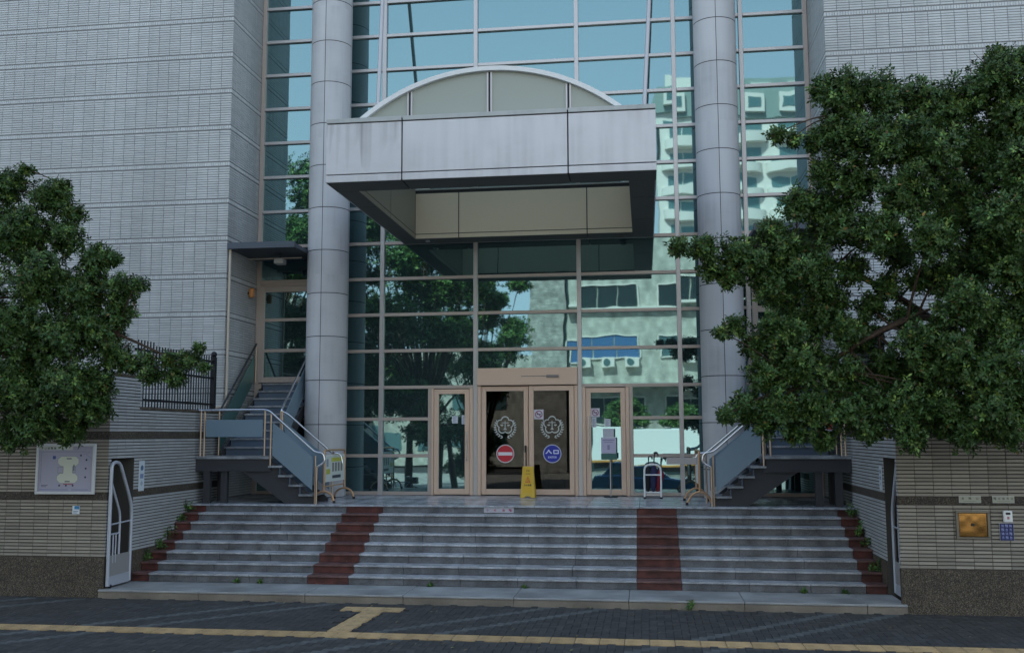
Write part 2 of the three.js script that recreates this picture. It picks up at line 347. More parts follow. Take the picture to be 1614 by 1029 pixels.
// tower cladding: 13 courses, then a soldier course between two grooves, every 0.78 m
function towerTiles(s0, s1, y0, y1, skip = () => false) {
  const out = [];
  for (let b = -6; b < 16; b++) {
    const yb = 4.90 + .78 * b; // bottom of soldier course
    if (yb + .09 > y0 && yb < y1) for (let s = s0; s + .047 <= s1 + .001; s += .05) if (!skip(s, yb)) out.push({ s: s + .0235, y: yb + .043, w: .0465, h: .078 });
    for (let r = 0; r < 13; r++) {
      const y = yb + .104 + .0506 * r; if (y < y0 || y + .05 > y1) continue;
      for (let s = s0; s + .05 < s1; s += TW) { const w = Math.min(TW, s1 - s) - .008; if (!skip(s + w / 2, y)) out.push({ s: s + .004 + w / 2, y: y + .0225, w, h: .0418 }); }
    }
  }
  return out;
}

// ------------------------------------------------------------------ the courthouse building
const TOP = 30, ZL = 1.6, ZR = 1.85, YT = 13.3;
const house = thing('courthouse', 'pale tiled public building with tall green glass front between two columns', 'building', [CX, 0, 0]);
{
  const wl = part(house, 'tile_wall', [box(-34, XL - .012, 0, TOP, -16, ZL - .012)], M.groutTower, 'pale grey tiled wall on the map board side');
  const wr = part(house, 'tile_wall', [box(XR + .012, 30, 0, TOP, -16, ZR - .012)], M.groutTower, 'pale grey tiled wall on the brass plate side');
  const mg = [];
  tilesOn(wl, V(XL, 0, ZL - .012), V(-1, 0, 0), V(0, 0, 1), towerTiles(0, 6.6, 2.7, YT), M.tileTower, 150, mg);
  tilesOn(wl, V(XL - .012, 0, ZL), V(0, 0, -1), V(1, 0, 0), towerTiles(0, ZL, 1.25, YT), M.tileTower, 0, mg);
  mergedTiles(wl, mg, M.tileTower);
  const mg2 = [];
  tilesOn(wr, V(XR, 0, ZR - .012), V(1, 0, 0), V(0, 0, 1), towerTiles(0, 6.4, 2.7, YT), M.tileTower, 150, mg2);
  tilesOn(wr, V(XR + .012, 0, ZR), V(0, 0, -1), V(-1, 0, 0), towerTiles(0, ZR, 1.25, YT), M.tileTower, 0, mg2);
  mergedTiles(wr, mg2, M.tileTower);
  // corner beads
  part(house, 'upper_wall', [box(XL - .01, XR + .01, YT + .02, TOP, -16, -.3), box(XL - .01, XR + .01, 4.35, YT + .02, -16, -.35)], M.groutTower);
  // lobby behind the doors
  part(house, 'lobby', [box(XL, -5.7, 0, 4.3, -14, -.25), box(.85, XR, 0, 4.3, -14, -.25), box(-5.7, .85, 0, 4.3, -14.2, -14)], M.lobbyWall);
  part(house, 'lobby_ceiling', box(-5.7, .85, 4.05, 4.34, -14, -.12), std([.3, .29, .27], .8));
  part(house, 'lobby_floor', box(-5.7, .85, LAND - .06, LAND + .004, -14, -.105), M.lobbyFloor);

  // ---- curtain wall
  const vx = [-8.37, -7.0, -5.585, -3.54, -1.34, .724, 2.13, 3.45];
  const rows = [1.27, 2.05, 2.82, 3.49]; for (let k = 1; k <= 12; k++) rows.push(3.49 + .78 * k);
  const pane = (x0, x1, y0, y1) => {
    const g = metreUV(new THREE.BoxGeometry(x1 - x0, y1 - y0, .02)); const u = g.attributes.uv, ou = rnd() * 9, ov = rnd() * 9;
    for (let i = 0; i < u.count; i++) u.setXY(i, u.getX(i) + ou, u.getY(i) + ov);
    piece(house, 'pane', g, M.glass, (x0 + x1) / 2, (y0 + y1) / 2, -.03, rr(-.0036, .0036), rr(-.0036, .0036), 0);
  };
  const isDoor = (c, r) => (c === 3 && r < 3) || (c === 0 && (r >= 4 && r < 6)) || (c === 2 && r < 3) || (c === 4 && r < 3) || (c === 0 && r === 3) || (c === 0 && r === 6);
  for (let c = 0; c < 7; c++) for (let r = 0; r + 1 < rows.length; r++) if (!isDoor(c, r)) {
    let y0 = rows[r]; if (c === 3 && r === 3) y0 = 3.87;
    pane(vx[c], vx[c + 1], y0, rows[r + 1]);
  }
  vx.forEach((x, i) => part(house, 'mullion', rbox(x - .045, x + .045, i === 1 ? 1.2 : 1.235, rows[rows.length - 1], -.06, .05, .006, 1), i === 0 || i === 7 ? M.alu : M.aluGrey));
  rows.forEach((y, r) => {
    for (let c = 0; c < 7; c++) {
      if (c === 0 && (r >= 3 && r <= 6)) continue;
      if (c === 3 && r < 4 && r !== 3) continue; if ((c === 2 || c === 4) && r < 3 && r !== 0) continue; if ((c === 2 || c === 4) && r === 0) continue;
      if (c === 3 && r === 3) continue;
      part(house, 'transom', rbox(vx[c] + .046, vx[c + 1] - .046, y - .034, y + .034, -.06, .04, .006, 1), r < 8 ? M.alu : M.aluGrey);
    }
  });
  // fixed lights beside the side doors
  const lowFix = (x0, x1) => { for (const y of [1.27, 2.05, 2.82]) part(house, 'transom', rbox(x0, x1, y - .034, y + .034, -.06, .04, .006, 1), M.alu); pane(x0, x1, 1.3, 2.05); pane(x0, x1, 2.05, 2.82); pane(x0, x1, 2.82, 3.49); };
  lowFix(-5.54, -4.555); part(house, 'mullion', rbox(-4.555, -4.48, 1.235, 3.455, -.06, .05, .006, 1), M.alu);
  lowFix(-.255, .678); part(house, 'mullion', rbox(-.33, -.255, 1.235, 3.455, -.06, .05, .006, 1), M.alu);
  // doors
  const door = (x0, x1, y0, y1, st, glass, z = 0, mid = [], name = 'door', lab) => {
    const d = part(house, name, [rbox(x0, x0 + st, y0, y1, z - .045, z + .045, .006, 1), rbox(x1 - st, x1, y0, y1, z - .045, z + .045, .006, 1), rbox(x0 + st, x1 - st, y1 - st, y1, z - .043, z + .043, .006, 1), rbox(x0 + st, x1 - st, y0, y0 + st * 1.15, z - .043, z + .043, .006, 1), ...mid.map(y => rbox(x0 + st, x1 - st, y - .035, y + .035, z - .042, z + .042, .006, 1))], M.aluDoor, lab);
    const ys = [y0 + st, ...mid, y1 - st];
    for (let i = 0; i + 1 < ys.length; i++) { const g = metreUV(new THREE.BoxGeometry(x1 - x0 - 2 * st + .02, ys[i + 1] - ys[i], .012)); piece(d, 'pane', g, glass, (x0 + x1) / 2, (ys[i] + ys[i + 1]) / 2, z, rr(-.002, .002), rr(-.002, .002), 0); }
    return d;
  };
  part(house, 'door_frame', [rbox(-4.478, -4.43, 1.235, 3.455, -.06, .06, .006, 1), rbox(-3.66, -3.587, 1.235, 3.455, -.06, .06, .006, 1)], M.aluDoor);
  const d1 = door(-4.425, -3.665, 1.25, 3.44, .1, M.glass, 0, [], 'door', 'hinged glass door beside the no entry door');
  part(house, 'door_frame', [rbox(-.405, -.332, 1.235, 3.455, -.06, .06, .006, 1), rbox(-1.293, -1.225, 1.235, 3.455, -.06, .06, .006, 1)], M.aluDoor);
  const d2 = door(-1.22, -.41, 1.25, 3.44, .1, M.glass, 0, [], 'door', 'hinged glass door behind the notice stand');
  part(d1, 'handle', [pipe([V(-3.71, 1.95, .045), V(-3.71, 1.95, .1), V(-3.71, 2.55, .1), V(-3.71, 2.55, .045)], .012, .03)], M.stainless);
  part(d2, 'handle', [pipe([V(-1.17, 1.95, .045), V(-1.17, 1.95, .1), V(-1.17, 2.85, .1), V(-1.17, 2.85, .045)], .012, .03)], M.stainless);
  part(house, 'door_frame', [rbox(-3.493, -3.42, 1.235, 3.5, -.06, .06, .006, 1), rbox(-1.46, -1.387, 1.235, 3.5, -.06, .06, .006, 1)], M.aluDoor);
  const hd = part(house, 'door_header', [rbox(-3.493, -1.387, 3.51, 3.87, -.06, .12, .012, 2)], M.aluDoor);
  part(hd, 'door_sensor', [rbox(-2.56, -1.78, 3.685, 3.70, .12, .128, .003, 1), rbox(-2.03, -1.77, 3.66, 3.715, .12, .15, .008, 1)], std([.22, .2, .19], .5));
  const dl = door(-3.415, -2.42, 1.25, 3.49, .1, M.doorGlass, -.01, [], 'sliding_door', 'sliding door with red no entry disc');
  const dr = door(-2.405, -1.465, 1.25, 3.49, .1, M.doorGlass, .035, [], 'sliding_door', 'sliding door with blue enter disc');
  part(dl, 'lock', [rbox(-2.5, -2.46, 2.12, 2.26, .04, .09, .008, 1), rod(V(-2.47, 1.6, .06), V(-2.47, 2.15, .06), .012)], M.black);

  // ---- emblem, discs, stickers on the sliding doors
  const emblemMat = std([.52, .55, .53], .6);
  const emblem = (d, cx, cy, z) => {
    const R = .105, P = .085, out = [];
    const outline = s => { const pts = []; for (let i = 0; i < 120; i++) { const th = i / 120 * Math.PI * 2; let r = 0; for (let k = 0; k < 5; k++) { const a = Math.PI / 2 + k * Math.PI * 2 / 5, bx = R * Math.cos(th - a), disc = P * P - (R * Math.sin(th - a)) ** 2; if (disc > 0 && bx > 0) r = Math.max(r, bx + Math.sqrt(disc)); } pts.push(new THREE.Vector2(Math.cos(th) * (r + s), Math.sin(th) * (r + s))); } return pts; };
    const sh = new THREE.Shape(outline(0)); sh.holes.push(new THREE.Path(outline(-.024).reverse()));
    const ex = (s, x = 0, y = 0) => { const g = new THREE.ExtrudeGeometry(s, { depth: .003, bevelEnabled: false }); g.translate(cx + x, cy + y, z); return g; };
    out.push(ex(sh));
    const poly = p => ex(new THREE.Shape(p.map(q => new THREE.Vector2(...q))));
    out.push(poly([[-.008, -.07], [.008, -.07], [.006, .085], [-.006, .085]]), poly([[-.075, .045], [.075, .045], [.075, .057], [-.075, .057]]), poly([[-.035, -.095], [.035, -.095], [.016, -.06], [-.016, -.06]]));
    for (const s of [-1, 1]) { const g = new THREE.CircleGeometry(.03, 16, Math.PI, Math.PI); g.translate(cx + s * .07, cy + .012, z + .003); out.push(g); }
    for (const s of [-1, 1]) for (let k = 0; k < 9; k++) {
      const a = -Math.PI / 2 + s * (.2 + k * .225), rr0 = .245 - .006 * k, x = Math.cos(a) * rr0, y = Math.sin(a) * rr0 - .01, L = .062 - .003 * k;
      for (const w of [-1, 1]) { const dir = a + s * Math.PI / 2 + w * .55, lf = new THREE.Shape(); lf.moveTo(0, 0); lf.quadraticCurveTo(L * .5, .022, L, 0); lf.quadraticCurveTo(L * .5, -.022, 0, 0); const g = new THREE.ExtrudeGeometry(lf, { depth: .003, bevelEnabled: false, curveSegments: 5 }); g.rotateZ(dir); g.translate(cx + x, cy + y, z + (w > 0 ? .0012 : 0)); out.push(g); }
    }
    part(d, 'emblem', out, emblemMat, 'white plum blossom and scales emblem with wreath');
  };
  emblem(dl, -2.915, 2.68, .0); emblem(dr, -1.925, 2.68, .046);
  const disc = (d, name, cx, cy, z, r, draw, lab) => {
    const c = document.createElement('canvas'); c.width = c.height = 256; draw(c.getContext('2d'));
    const t = new THREE.CanvasTexture(c); t.colorSpace = THREE.SRGBColorSpace;
    const g = keep(new THREE.CircleGeometry(r, 40)); g.translate(cx, cy, z + .004);
    part(d, name, g, new THREE.MeshStandardMaterial({ map: t, roughness: .5 }), lab);
  };
  const arc = (x, cx, cy, r, col) => { x.fillStyle = col; x.beginPath(); x.arc(cx, cy, r, 0, 7); x.fill(); };
  disc(dl, 'no_entry_disc', -2.912, 2.09, 0, .19, x => { arc(x, 128, 128, 128, '#c9c4c8'); arc(x, 128, 128, 115, '#c22a36'); x.fillStyle = '#e2dcde'; x.fillRect(28, 106, 200, 46); });
  disc(dr, 'enter_disc', -1.925, 2.09, .046, .19, x => {
    arc(x, 128, 128, 128, '#c0c2d4'); arc(x, 128, 128, 116, '#2430a0'); x.strokeStyle = '#d8dcf0'; x.lineWidth = 15; x.lineJoin = 'round';
    x.beginPath(); x.moveTo(78, 72); x.quadraticCurveTo(66, 108, 36, 126); x.moveTo(78, 76); x.quadraticCurveTo(92, 108, 120, 124); x.stroke();
    x.strokeRect(150, 82, 62, 42); x.fillStyle = '#d8dcf0'; x.font = 'bold 40px sans-serif'; x.textAlign = 'center'; x.fillText('ENTER', 128, 190);
  });
}
// canvas print helper: a flat printed sheet
function printMat(w, h, draw, rough = .55) {
  const c = document.createElement('canvas'); c.width = w; c.height = h; draw(c.getContext('2d'), w, h);
  const t = new THREE.CanvasTexture(c); t.colorSpace = THREE.SRGBColorSpace; t.anisotropy = 8; return new THREE.MeshStandardMaterial({ map: t, roughness: rough });
}
const sheet = (w, h) => keep(new THREE.PlaneGeometry(w, h));
// brush-like characters for small print: a few fixed stroke patterns on a 10 x 10 grid
const GLYPH = {
  '小': [[5, 0, 5, 9], [5, 9, 3.6, 8], [2.5, 3, 1, 6.5], [7.5, 3, 9, 6.5]],
  '心': [[1.5, 4, 1, 7], [3.5, 2.5, 4, 8, 7.5, 8, 8, 6], [5, 1.5, 6, 3.5], [7.5, 3, 9, 5]],
  '地': [[0, 3, 3.6, 3], [1.8, 0.5, 1.8, 8], [0, 8.6, 4, 7.4], [5, 2, 5, 8.5, 9.5, 8.5, 9.5, 6.8], [4.2, 4.4, 9, 3, 9, 6.5], [7, 0, 7, 7]],
  '滑': [[.5, .5, 2, 1.8], [0, 3.5, 1.6, 4.6], [.2, 9, 2.2, 6], [4, .5, 8.6, .5, 8.6, 3.4], [4, .5, 4, 3.4], [3, 5, 3, 3.4, 9.6, 3.4, 9.4, 5], [4, 9.4, 4, 5, 8.6, 5, 8.6, 9.4], [4, 6.4, 8.6, 6.4], [4, 7.8, 8.6, 7.8]],
  '入': [[4.6, .8, 4, 4, .6, 9.2], [4.6, .8, 5.6, 5, 9.4, 9.2]], '口': [[1.5, 2, 8.5, 2, 8.5, 8.5, 1.5, 8.5, 1.5, 2]],
  '台': [[4.5, 0, 2, 3.6, 8, 3.2], [7, 1.8, 8.6, 4.2], [2, 5.5, 8, 5.5, 8, 9.2, 2, 9.2, 2, 5.5]],
  '階': [[.8, .4, .8, 9.6], [.8, .4, 3, .4, 2, 3, 3.2, 4.6, 1.4, 5.6], [4.4, .5, 4.4, 4, 6, 3.4], [4.4, 2, 6.2, 2], [7.4, .5, 7.4, 3.8, 9.4, 3.8], [9.2, 1, 7.4, 2.2], [5, 5.2, 9, 5.2, 9, 9.4, 5, 9.4, 5, 5.2], [5, 7.2, 9, 7.2]],
  '法': [[.5, .8, 2, 2], [0, 3.6, 1.6, 4.6], [.4, 9, 2.4, 6], [3.4, 2.4, 9.2, 2.4], [6.3, .3, 6.3, 5], [3, 5, 9.7, 5], [6, 5, 4, 8.8, 8.8, 8.4], [7.6, 6.8, 9.4, 9.4]],
  '院': [[.8, .4, .8, 9.6], [.8, .4, 3, .4, 2, 3, 3.2, 4.6, 1.4, 5.6], [6.4, 0, 6.4, 1.4], [4, 3, 4, 1.6, 9.4, 1.6, 9.2, 3], [4.8, 3.8, 8.4, 3.8], [3.8, 5.6, 9.6, 5.6], [5.6, 5.6, 5.2, 8, 3.6, 9.4], [7.4, 5.6, 7.4, 9, 9.6, 9, 9.6, 7.6]],
  '方': [[5, 0, 5, 1.8], [.6, 2, 9.4, 2], [4.4, 2, 3.6, 6, 1, 9.4], [4, 4.6, 8, 4.6, 7.6, 8.8, 6, 8.6]],
};
function glyph(x, ch, px, py, s, lw, col) {
  const g = GLYPH[ch] || GLYPH['口']; x.strokeStyle = col; x.lineWidth = lw; x.lineJoin = x.lineCap = 'round';
  for (const p of g) { x.beginPath(); x.moveTo(px + p[0] * s / 10, py + p[1] * s / 10); for (let i = 2; i < p.length; i += 2) x.lineTo(px + p[i] * s / 10, py + p[i + 1] * s / 10); x.stroke(); }
}
{ // stickers on doors
  const dn = house.children.filter(o => o.name === 'sliding_door'), ds = house.children.filter(o => o.name === 'door');
  const sm = printMat(128, 128, x => { x.fillStyle = '#cfcbd4'; x.fillRect(0, 0, 128, 128); x.strokeStyle = '#8a4a68'; x.lineWidth = 12; x.beginPath(); x.arc(64, 64, 44, 0, 7); x.stroke(); x.fillStyle = '#4a4458'; x.fillRect(36, 56, 56, 14); x.beginPath(); x.moveTo(34, 34); x.lineTo(94, 94); x.stroke(); });
  const put = (d, name, w, h, mt, x, y, z) => piece(d, name, sheet(w, h), mt, x, y, z);
  put(dn[1], 'sticker', .2, .2, sm, -2.2, 2.9, .058);
  put(ds[1], 'sticker', .18, .18, sm, -1.03, 2.93, .012);
  const paper = printMat(64, 96, (x, w, h) => { x.fillStyle = '#c9cdd6'; x.fillRect(0, 0, w, h); x.fillStyle = '#6f7488'; for (let i = 0; i < 7; i++) x.fillRect(10, 14 + i * 11, 44 - (i % 3) * 8, 4); });
  put(ds[1], 'sticker', .1, .2, paper, -1.06, 2.73, .012); put(ds[1], 'sticker', .12, .16, paper, -.78, 2.72, .012);
  put(ds[0], 'sticker', .12, .15, paper, -3.98, 2.8, .012); put(ds[0], 'sticker', .09, .19, paper, -3.79, 2.8, .012);
}
// ---- columns
for (const [cx, lab] of [[-6.60, 'round panelled column beside the map board side stair'], [1.54, 'round panelled column beside the brass plate side stair']]) {
  const R = .432, cz = .62, c = part(house, 'column', [(() => { const g = new THREE.CylinderGeometry(R - .012, R - .012, YT - LAND, 40); g.translate(cx, (YT + LAND) / 2, cz); return g; })()], M.jointDark, lab);
  for (let k = 0; k < 17; k++) {
    const y0 = k ? 1.80 + (k - 1) * .903 : 1.235, y1 = 1.80 + k * .903; if (y0 > YT) break;
    for (let q = 0; q < 4; q++) {
      const a0 = q * Math.PI / 2 + .014, n = 14, pts = [];
      const g = new THREE.CylinderGeometry(R, R, Math.min(y1, YT) - y0 - .016, n, 1, true, a0, Math.PI / 2 - .028); g.translate(cx, (y0 + Math.min(y1, YT)) / 2, cz);
      part(c, 'column_panel', g, pick(M.columnPanel));
    }
  }
}
// ---- side doors, porch roofs
for (const s of [0, 1]) {
  const X = t => s ? XR - t : XL + t, z0 = 0;
  const x0 = Math.min(X(.09), X(1.3)), x1 = Math.max(X(.09), X(1.3));
  const fr = part(house, 'side_door', [rbox(x0, x0 + .11, 3.62, 5.72, -.045, .045, .006, 1), rbox(x1 - .11, x1, 3.62, 5.72, -.045, .045, .006, 1), rbox(x0 + .11, x1 - .11, 5.6, 5.72, -.043, .043, .006, 1), rbox(x0 + .11, x1 - .11, 3.62, 3.74, -.043, .043, .006, 1), rbox(x0 + .11, x1 - .11, 4.28, 4.35, -.042, .042, .006, 1), rbox(x0 + .11, x1 - .11, 4.95, 5.02, -.042, .042, .006, 1)], M.alu, s ? 'upper glass door above the brass plate side stair' : 'upper glass door above the map board side stair');
  for (const [a, b] of [[3.74, 4.28], [4.35, 4.95], [5.02, 5.6]]) { const g = metreUV(new THREE.BoxGeometry(x1 - x0 - .2, b - a + .02, .012)); piece(fr, 'pane', g, M.glass, (x0 + x1) / 2, (a + b) / 2, 0, rr(-.002, .002), rr(-.003, .003), 0); }
  part(house, 'transom', [rbox(x0, x1, 5.83 - .034, 5.83 + .034, -.06, .04, .006, 1)], M.alu);
  part(house, 'fanlight', [box(x0, x1, 5.73, 5.795, -.05, .02), box(x0, x1, 3.49, 3.6, -.06, .03)], M.alu);
  const g = metreUV(new THREE.BoxGeometry(x1 - x0 + .06, .74, .02)); piece(house, 'pane', g, M.glass, (x0 + x1) / 2, 6.23, -.03);
  const rf = part(house, 'porch_roof', [box(Math.min(X(-.06), X(1.42)), Math.max(X(-.06), X(1.42)), 6.29, 6.37, .06, s ? ZR - .05 : ZL - .05)], M.roofSteel);
  part(rf, 'edge_channel', [box(Math.min(X(.004), X(1.43)), Math.max(X(.004), X(1.43)), 6.275, 6.40, (s ? ZR : ZL) - .05, (s ? ZR : ZL) + .01)], M.roofSteel);
  part(rf, 'beam', [rod(V(X(.1), 6.2, .8), V(X(1.3), 6.2, .8), .015)], M.alu);
}
// conduit, lamp and camera under the left porch
{
  const z = ZL + .03;
  part(house, 'conduit', pipe([V(XL + .035, 6.27, ZL - .07), V(XL + .035, 3.16, ZL - .07), V(XL + .035, 3.06, ZL + .03), V(XL - .2, 3.03, ZL + .05)], .028, .07), M.pipeGrey);
  const lamp = part(house, 'wall_lamp', [(() => { const g = new THREE.LatheGeometry([[0, .0], [.05, .0], .06, .07, .065].length ? [[0, 0], [.045, 0], [.06, .03], [.062, .16], [.05, .2], [0, .2]].map(p => new THREE.Vector2(...p)) : [], 14); g.translate(XL + .09, 5.42, .5); return g; })()], std([.55, .22, .06], .4));
  part(lamp, 'bracket', [box(XL + .001, XL + .06, 5.5, 5.54, .48, .52)], M.black);
  const cam = part(house, 'security_camera', [rbox(XL + .75, XL + .95, 6.06, 6.18, .75, .98, .02, 2)], std([.4, .4, .38], .5));
  part(cam, 'bracket', [rod(V(XL + .85, 6.15, .85), V(XL + .85, 6.3, .85), .02)], M.black);
}

// ------------------------------------------------------------------ entrance canopy
{
  const x0 = -5.10, x1 = .24, zF = 5.3, zi = 4.68, zb = .6, y0 = 6.57, y1 = 7.63, xi0 = -4.72, xi1 = -.2;
  const cp = thing('entrance_canopy', 'projecting grey metal panel canopy with white rimmed arched vault above the doors', 'canopy', [CX, y0, 2.6]);
  part(cp, 'frame', [box(x0 + .02, x1 - .02, y0 + .02, y1 - .03, zi + .02, zF - .02), box(x0 + .02, xi0 - .02, y0 + .02, y1 - .03, .06, zi + .02), box(xi1 + .02, x1 - .02, y0 + .02, y1 - .03, .06, zi + .02), box(xi0 - .02, xi1 + .02, y0 + .02, y1 - .03, .06, zb - .02)], M.jointDark);
  const xs = [x0, -3.83, -1.14, x1], g = .011;
  const yy = [[y0, y0 + .12, M.panel], [y0 + .12, y1 - .085, M.panel], [y1 - .085, y1, M.panelCap]];
  for (let i = 0; i < 3; i++) for (const [a, b, m] of yy) part(cp, 'fascia_panel', rbox(xs[i] + (i ? g : 0), xs[i + 1] - (i < 2 ? g : 0), a + (a > y0 ? g : 0), b - (b < y1 ? g * .3 : 0), zF - .02, zF + (b === y1 ? .015 : 0), .006, 1), i === 0 && a > y0 && b < y1 ? M.panelStained : m);
  // outer sides
  const zs = [.06, 1.8, 3.55, zF - .022];
  for (let i = 0; i < 3; i++) for (const [a, b, m] of yy) for (const [xa, xb] of [[x0, x0 + .02], [x1 - .02, x1]]) part(cp, 'side_panel', box(xa, xb, a + (a > y0 ? g : 0), b - .004, zs[i] + (i ? g : 0), zs[i + 1] - (i < 2 ? g : 0)), m);
  // cap on top
  part(cp, 'top_cap', [box(x0, x1, y1 - .028, y1 - .003, zi, zF), box(x0, xi0, y1 - .028, y1 - .003, .06, zi), box(xi1, x1, y1 - .028, y1 - .003, .06, zi), box(xi0, xi1, y1 - .028, y1 - .003, .06, zb)], M.panelCap);
  // soffit panels under the ring
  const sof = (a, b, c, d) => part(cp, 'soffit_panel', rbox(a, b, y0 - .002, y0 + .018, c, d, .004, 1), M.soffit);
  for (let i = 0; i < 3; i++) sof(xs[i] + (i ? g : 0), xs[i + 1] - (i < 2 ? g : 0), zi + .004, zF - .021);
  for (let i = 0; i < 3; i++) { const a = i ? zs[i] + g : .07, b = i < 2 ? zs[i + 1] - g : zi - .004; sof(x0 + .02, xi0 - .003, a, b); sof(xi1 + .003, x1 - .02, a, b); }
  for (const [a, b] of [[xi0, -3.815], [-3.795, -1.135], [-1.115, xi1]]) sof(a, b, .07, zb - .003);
  // inner faces of the ring
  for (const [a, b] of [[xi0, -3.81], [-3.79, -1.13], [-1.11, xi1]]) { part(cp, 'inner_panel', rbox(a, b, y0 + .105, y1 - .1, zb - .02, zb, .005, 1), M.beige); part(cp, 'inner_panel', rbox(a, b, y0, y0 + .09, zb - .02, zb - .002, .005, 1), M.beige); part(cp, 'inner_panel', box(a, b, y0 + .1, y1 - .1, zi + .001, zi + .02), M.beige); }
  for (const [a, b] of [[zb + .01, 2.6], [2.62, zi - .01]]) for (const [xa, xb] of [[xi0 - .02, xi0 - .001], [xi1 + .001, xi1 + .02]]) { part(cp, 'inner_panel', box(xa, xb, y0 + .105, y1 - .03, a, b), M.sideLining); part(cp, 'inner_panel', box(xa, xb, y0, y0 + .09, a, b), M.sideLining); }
  // arched vault
  const cxv = (x0 + x1) / 2 - .03, hw = 2.27, rise = .86, R = (hw * hw + rise * rise) / (2 * rise), yc = y1 + .02 + rise - R, th = Math.asin(hw / R), zv = 4.95;
  const arcPts = (r, n = 48) => { const p = []; for (let i = 0; i <= n; i++) { const a = -th + 2 * th * i / n; p.push([cxv + r * Math.sin(a), yc + r * Math.cos(a)]); } return p; };
  const ringP = (r0, r1, za, zb2) => prism([...arcPts(r1), ...arcPts(r0).reverse()], 'z', za, zb2);
  const va = part(cp, 'vault', ringP(R - .035, R - .02, .08, zv - .08), M.vault);
  part(va, 'rim', ringP(R - .075, R, zv - .06, zv + .06), M.rim);
  for (const z of [1.2, 2.45, 3.7]) part(va, 'rib', ringP(R - .09, R - .037, z - .03, z + .03), M.alu);
  const ty = part(cp, 'gable_panel', prism(arcPts(R - .08), 'z', zv - .035, zv - .015), M.tympanum);
  for (const x of [-3.79, -2.45, -1.15]) { const top = yc + Math.sqrt((R - .08) ** 2 - (x - cxv) ** 2); for (const o of [-.03, .03]) part(ty, 'glazing_bar', box(x + o - .013, x + o + .013, y1, top, zv - .05, zv + .012), M.aluGrey); part(ty, 'glazing_gap', box(x - .017, x + .017, y1, top, zv - .045, zv - .008), M.jointDark); }
  // raking struts back to the glass wall
  for (const [a, b] of [[V(-5.12, 7.63, 2.3), V(-5.36, 13.2, .9)], [V(.02, 7.63, 2.3), V(.34, 13.2, .85)]]) part(cp, 'strut', rod(a, b, .042, 14), M.aluGrey);
  part(cp, 'downlight', (() => { const c = new THREE.CylinderGeometry(.06, .05, .03, 14); c.translate(-4.5, y0 - .016, .38); return c; })(), M.stainless);
  part(cp, 'downlight', (() => { const c = new THREE.CylinderGeometry(.07, .06, .05, 14); c.translate(-.4, y0 - .026, .38); return c; })(), M.soffit);
}

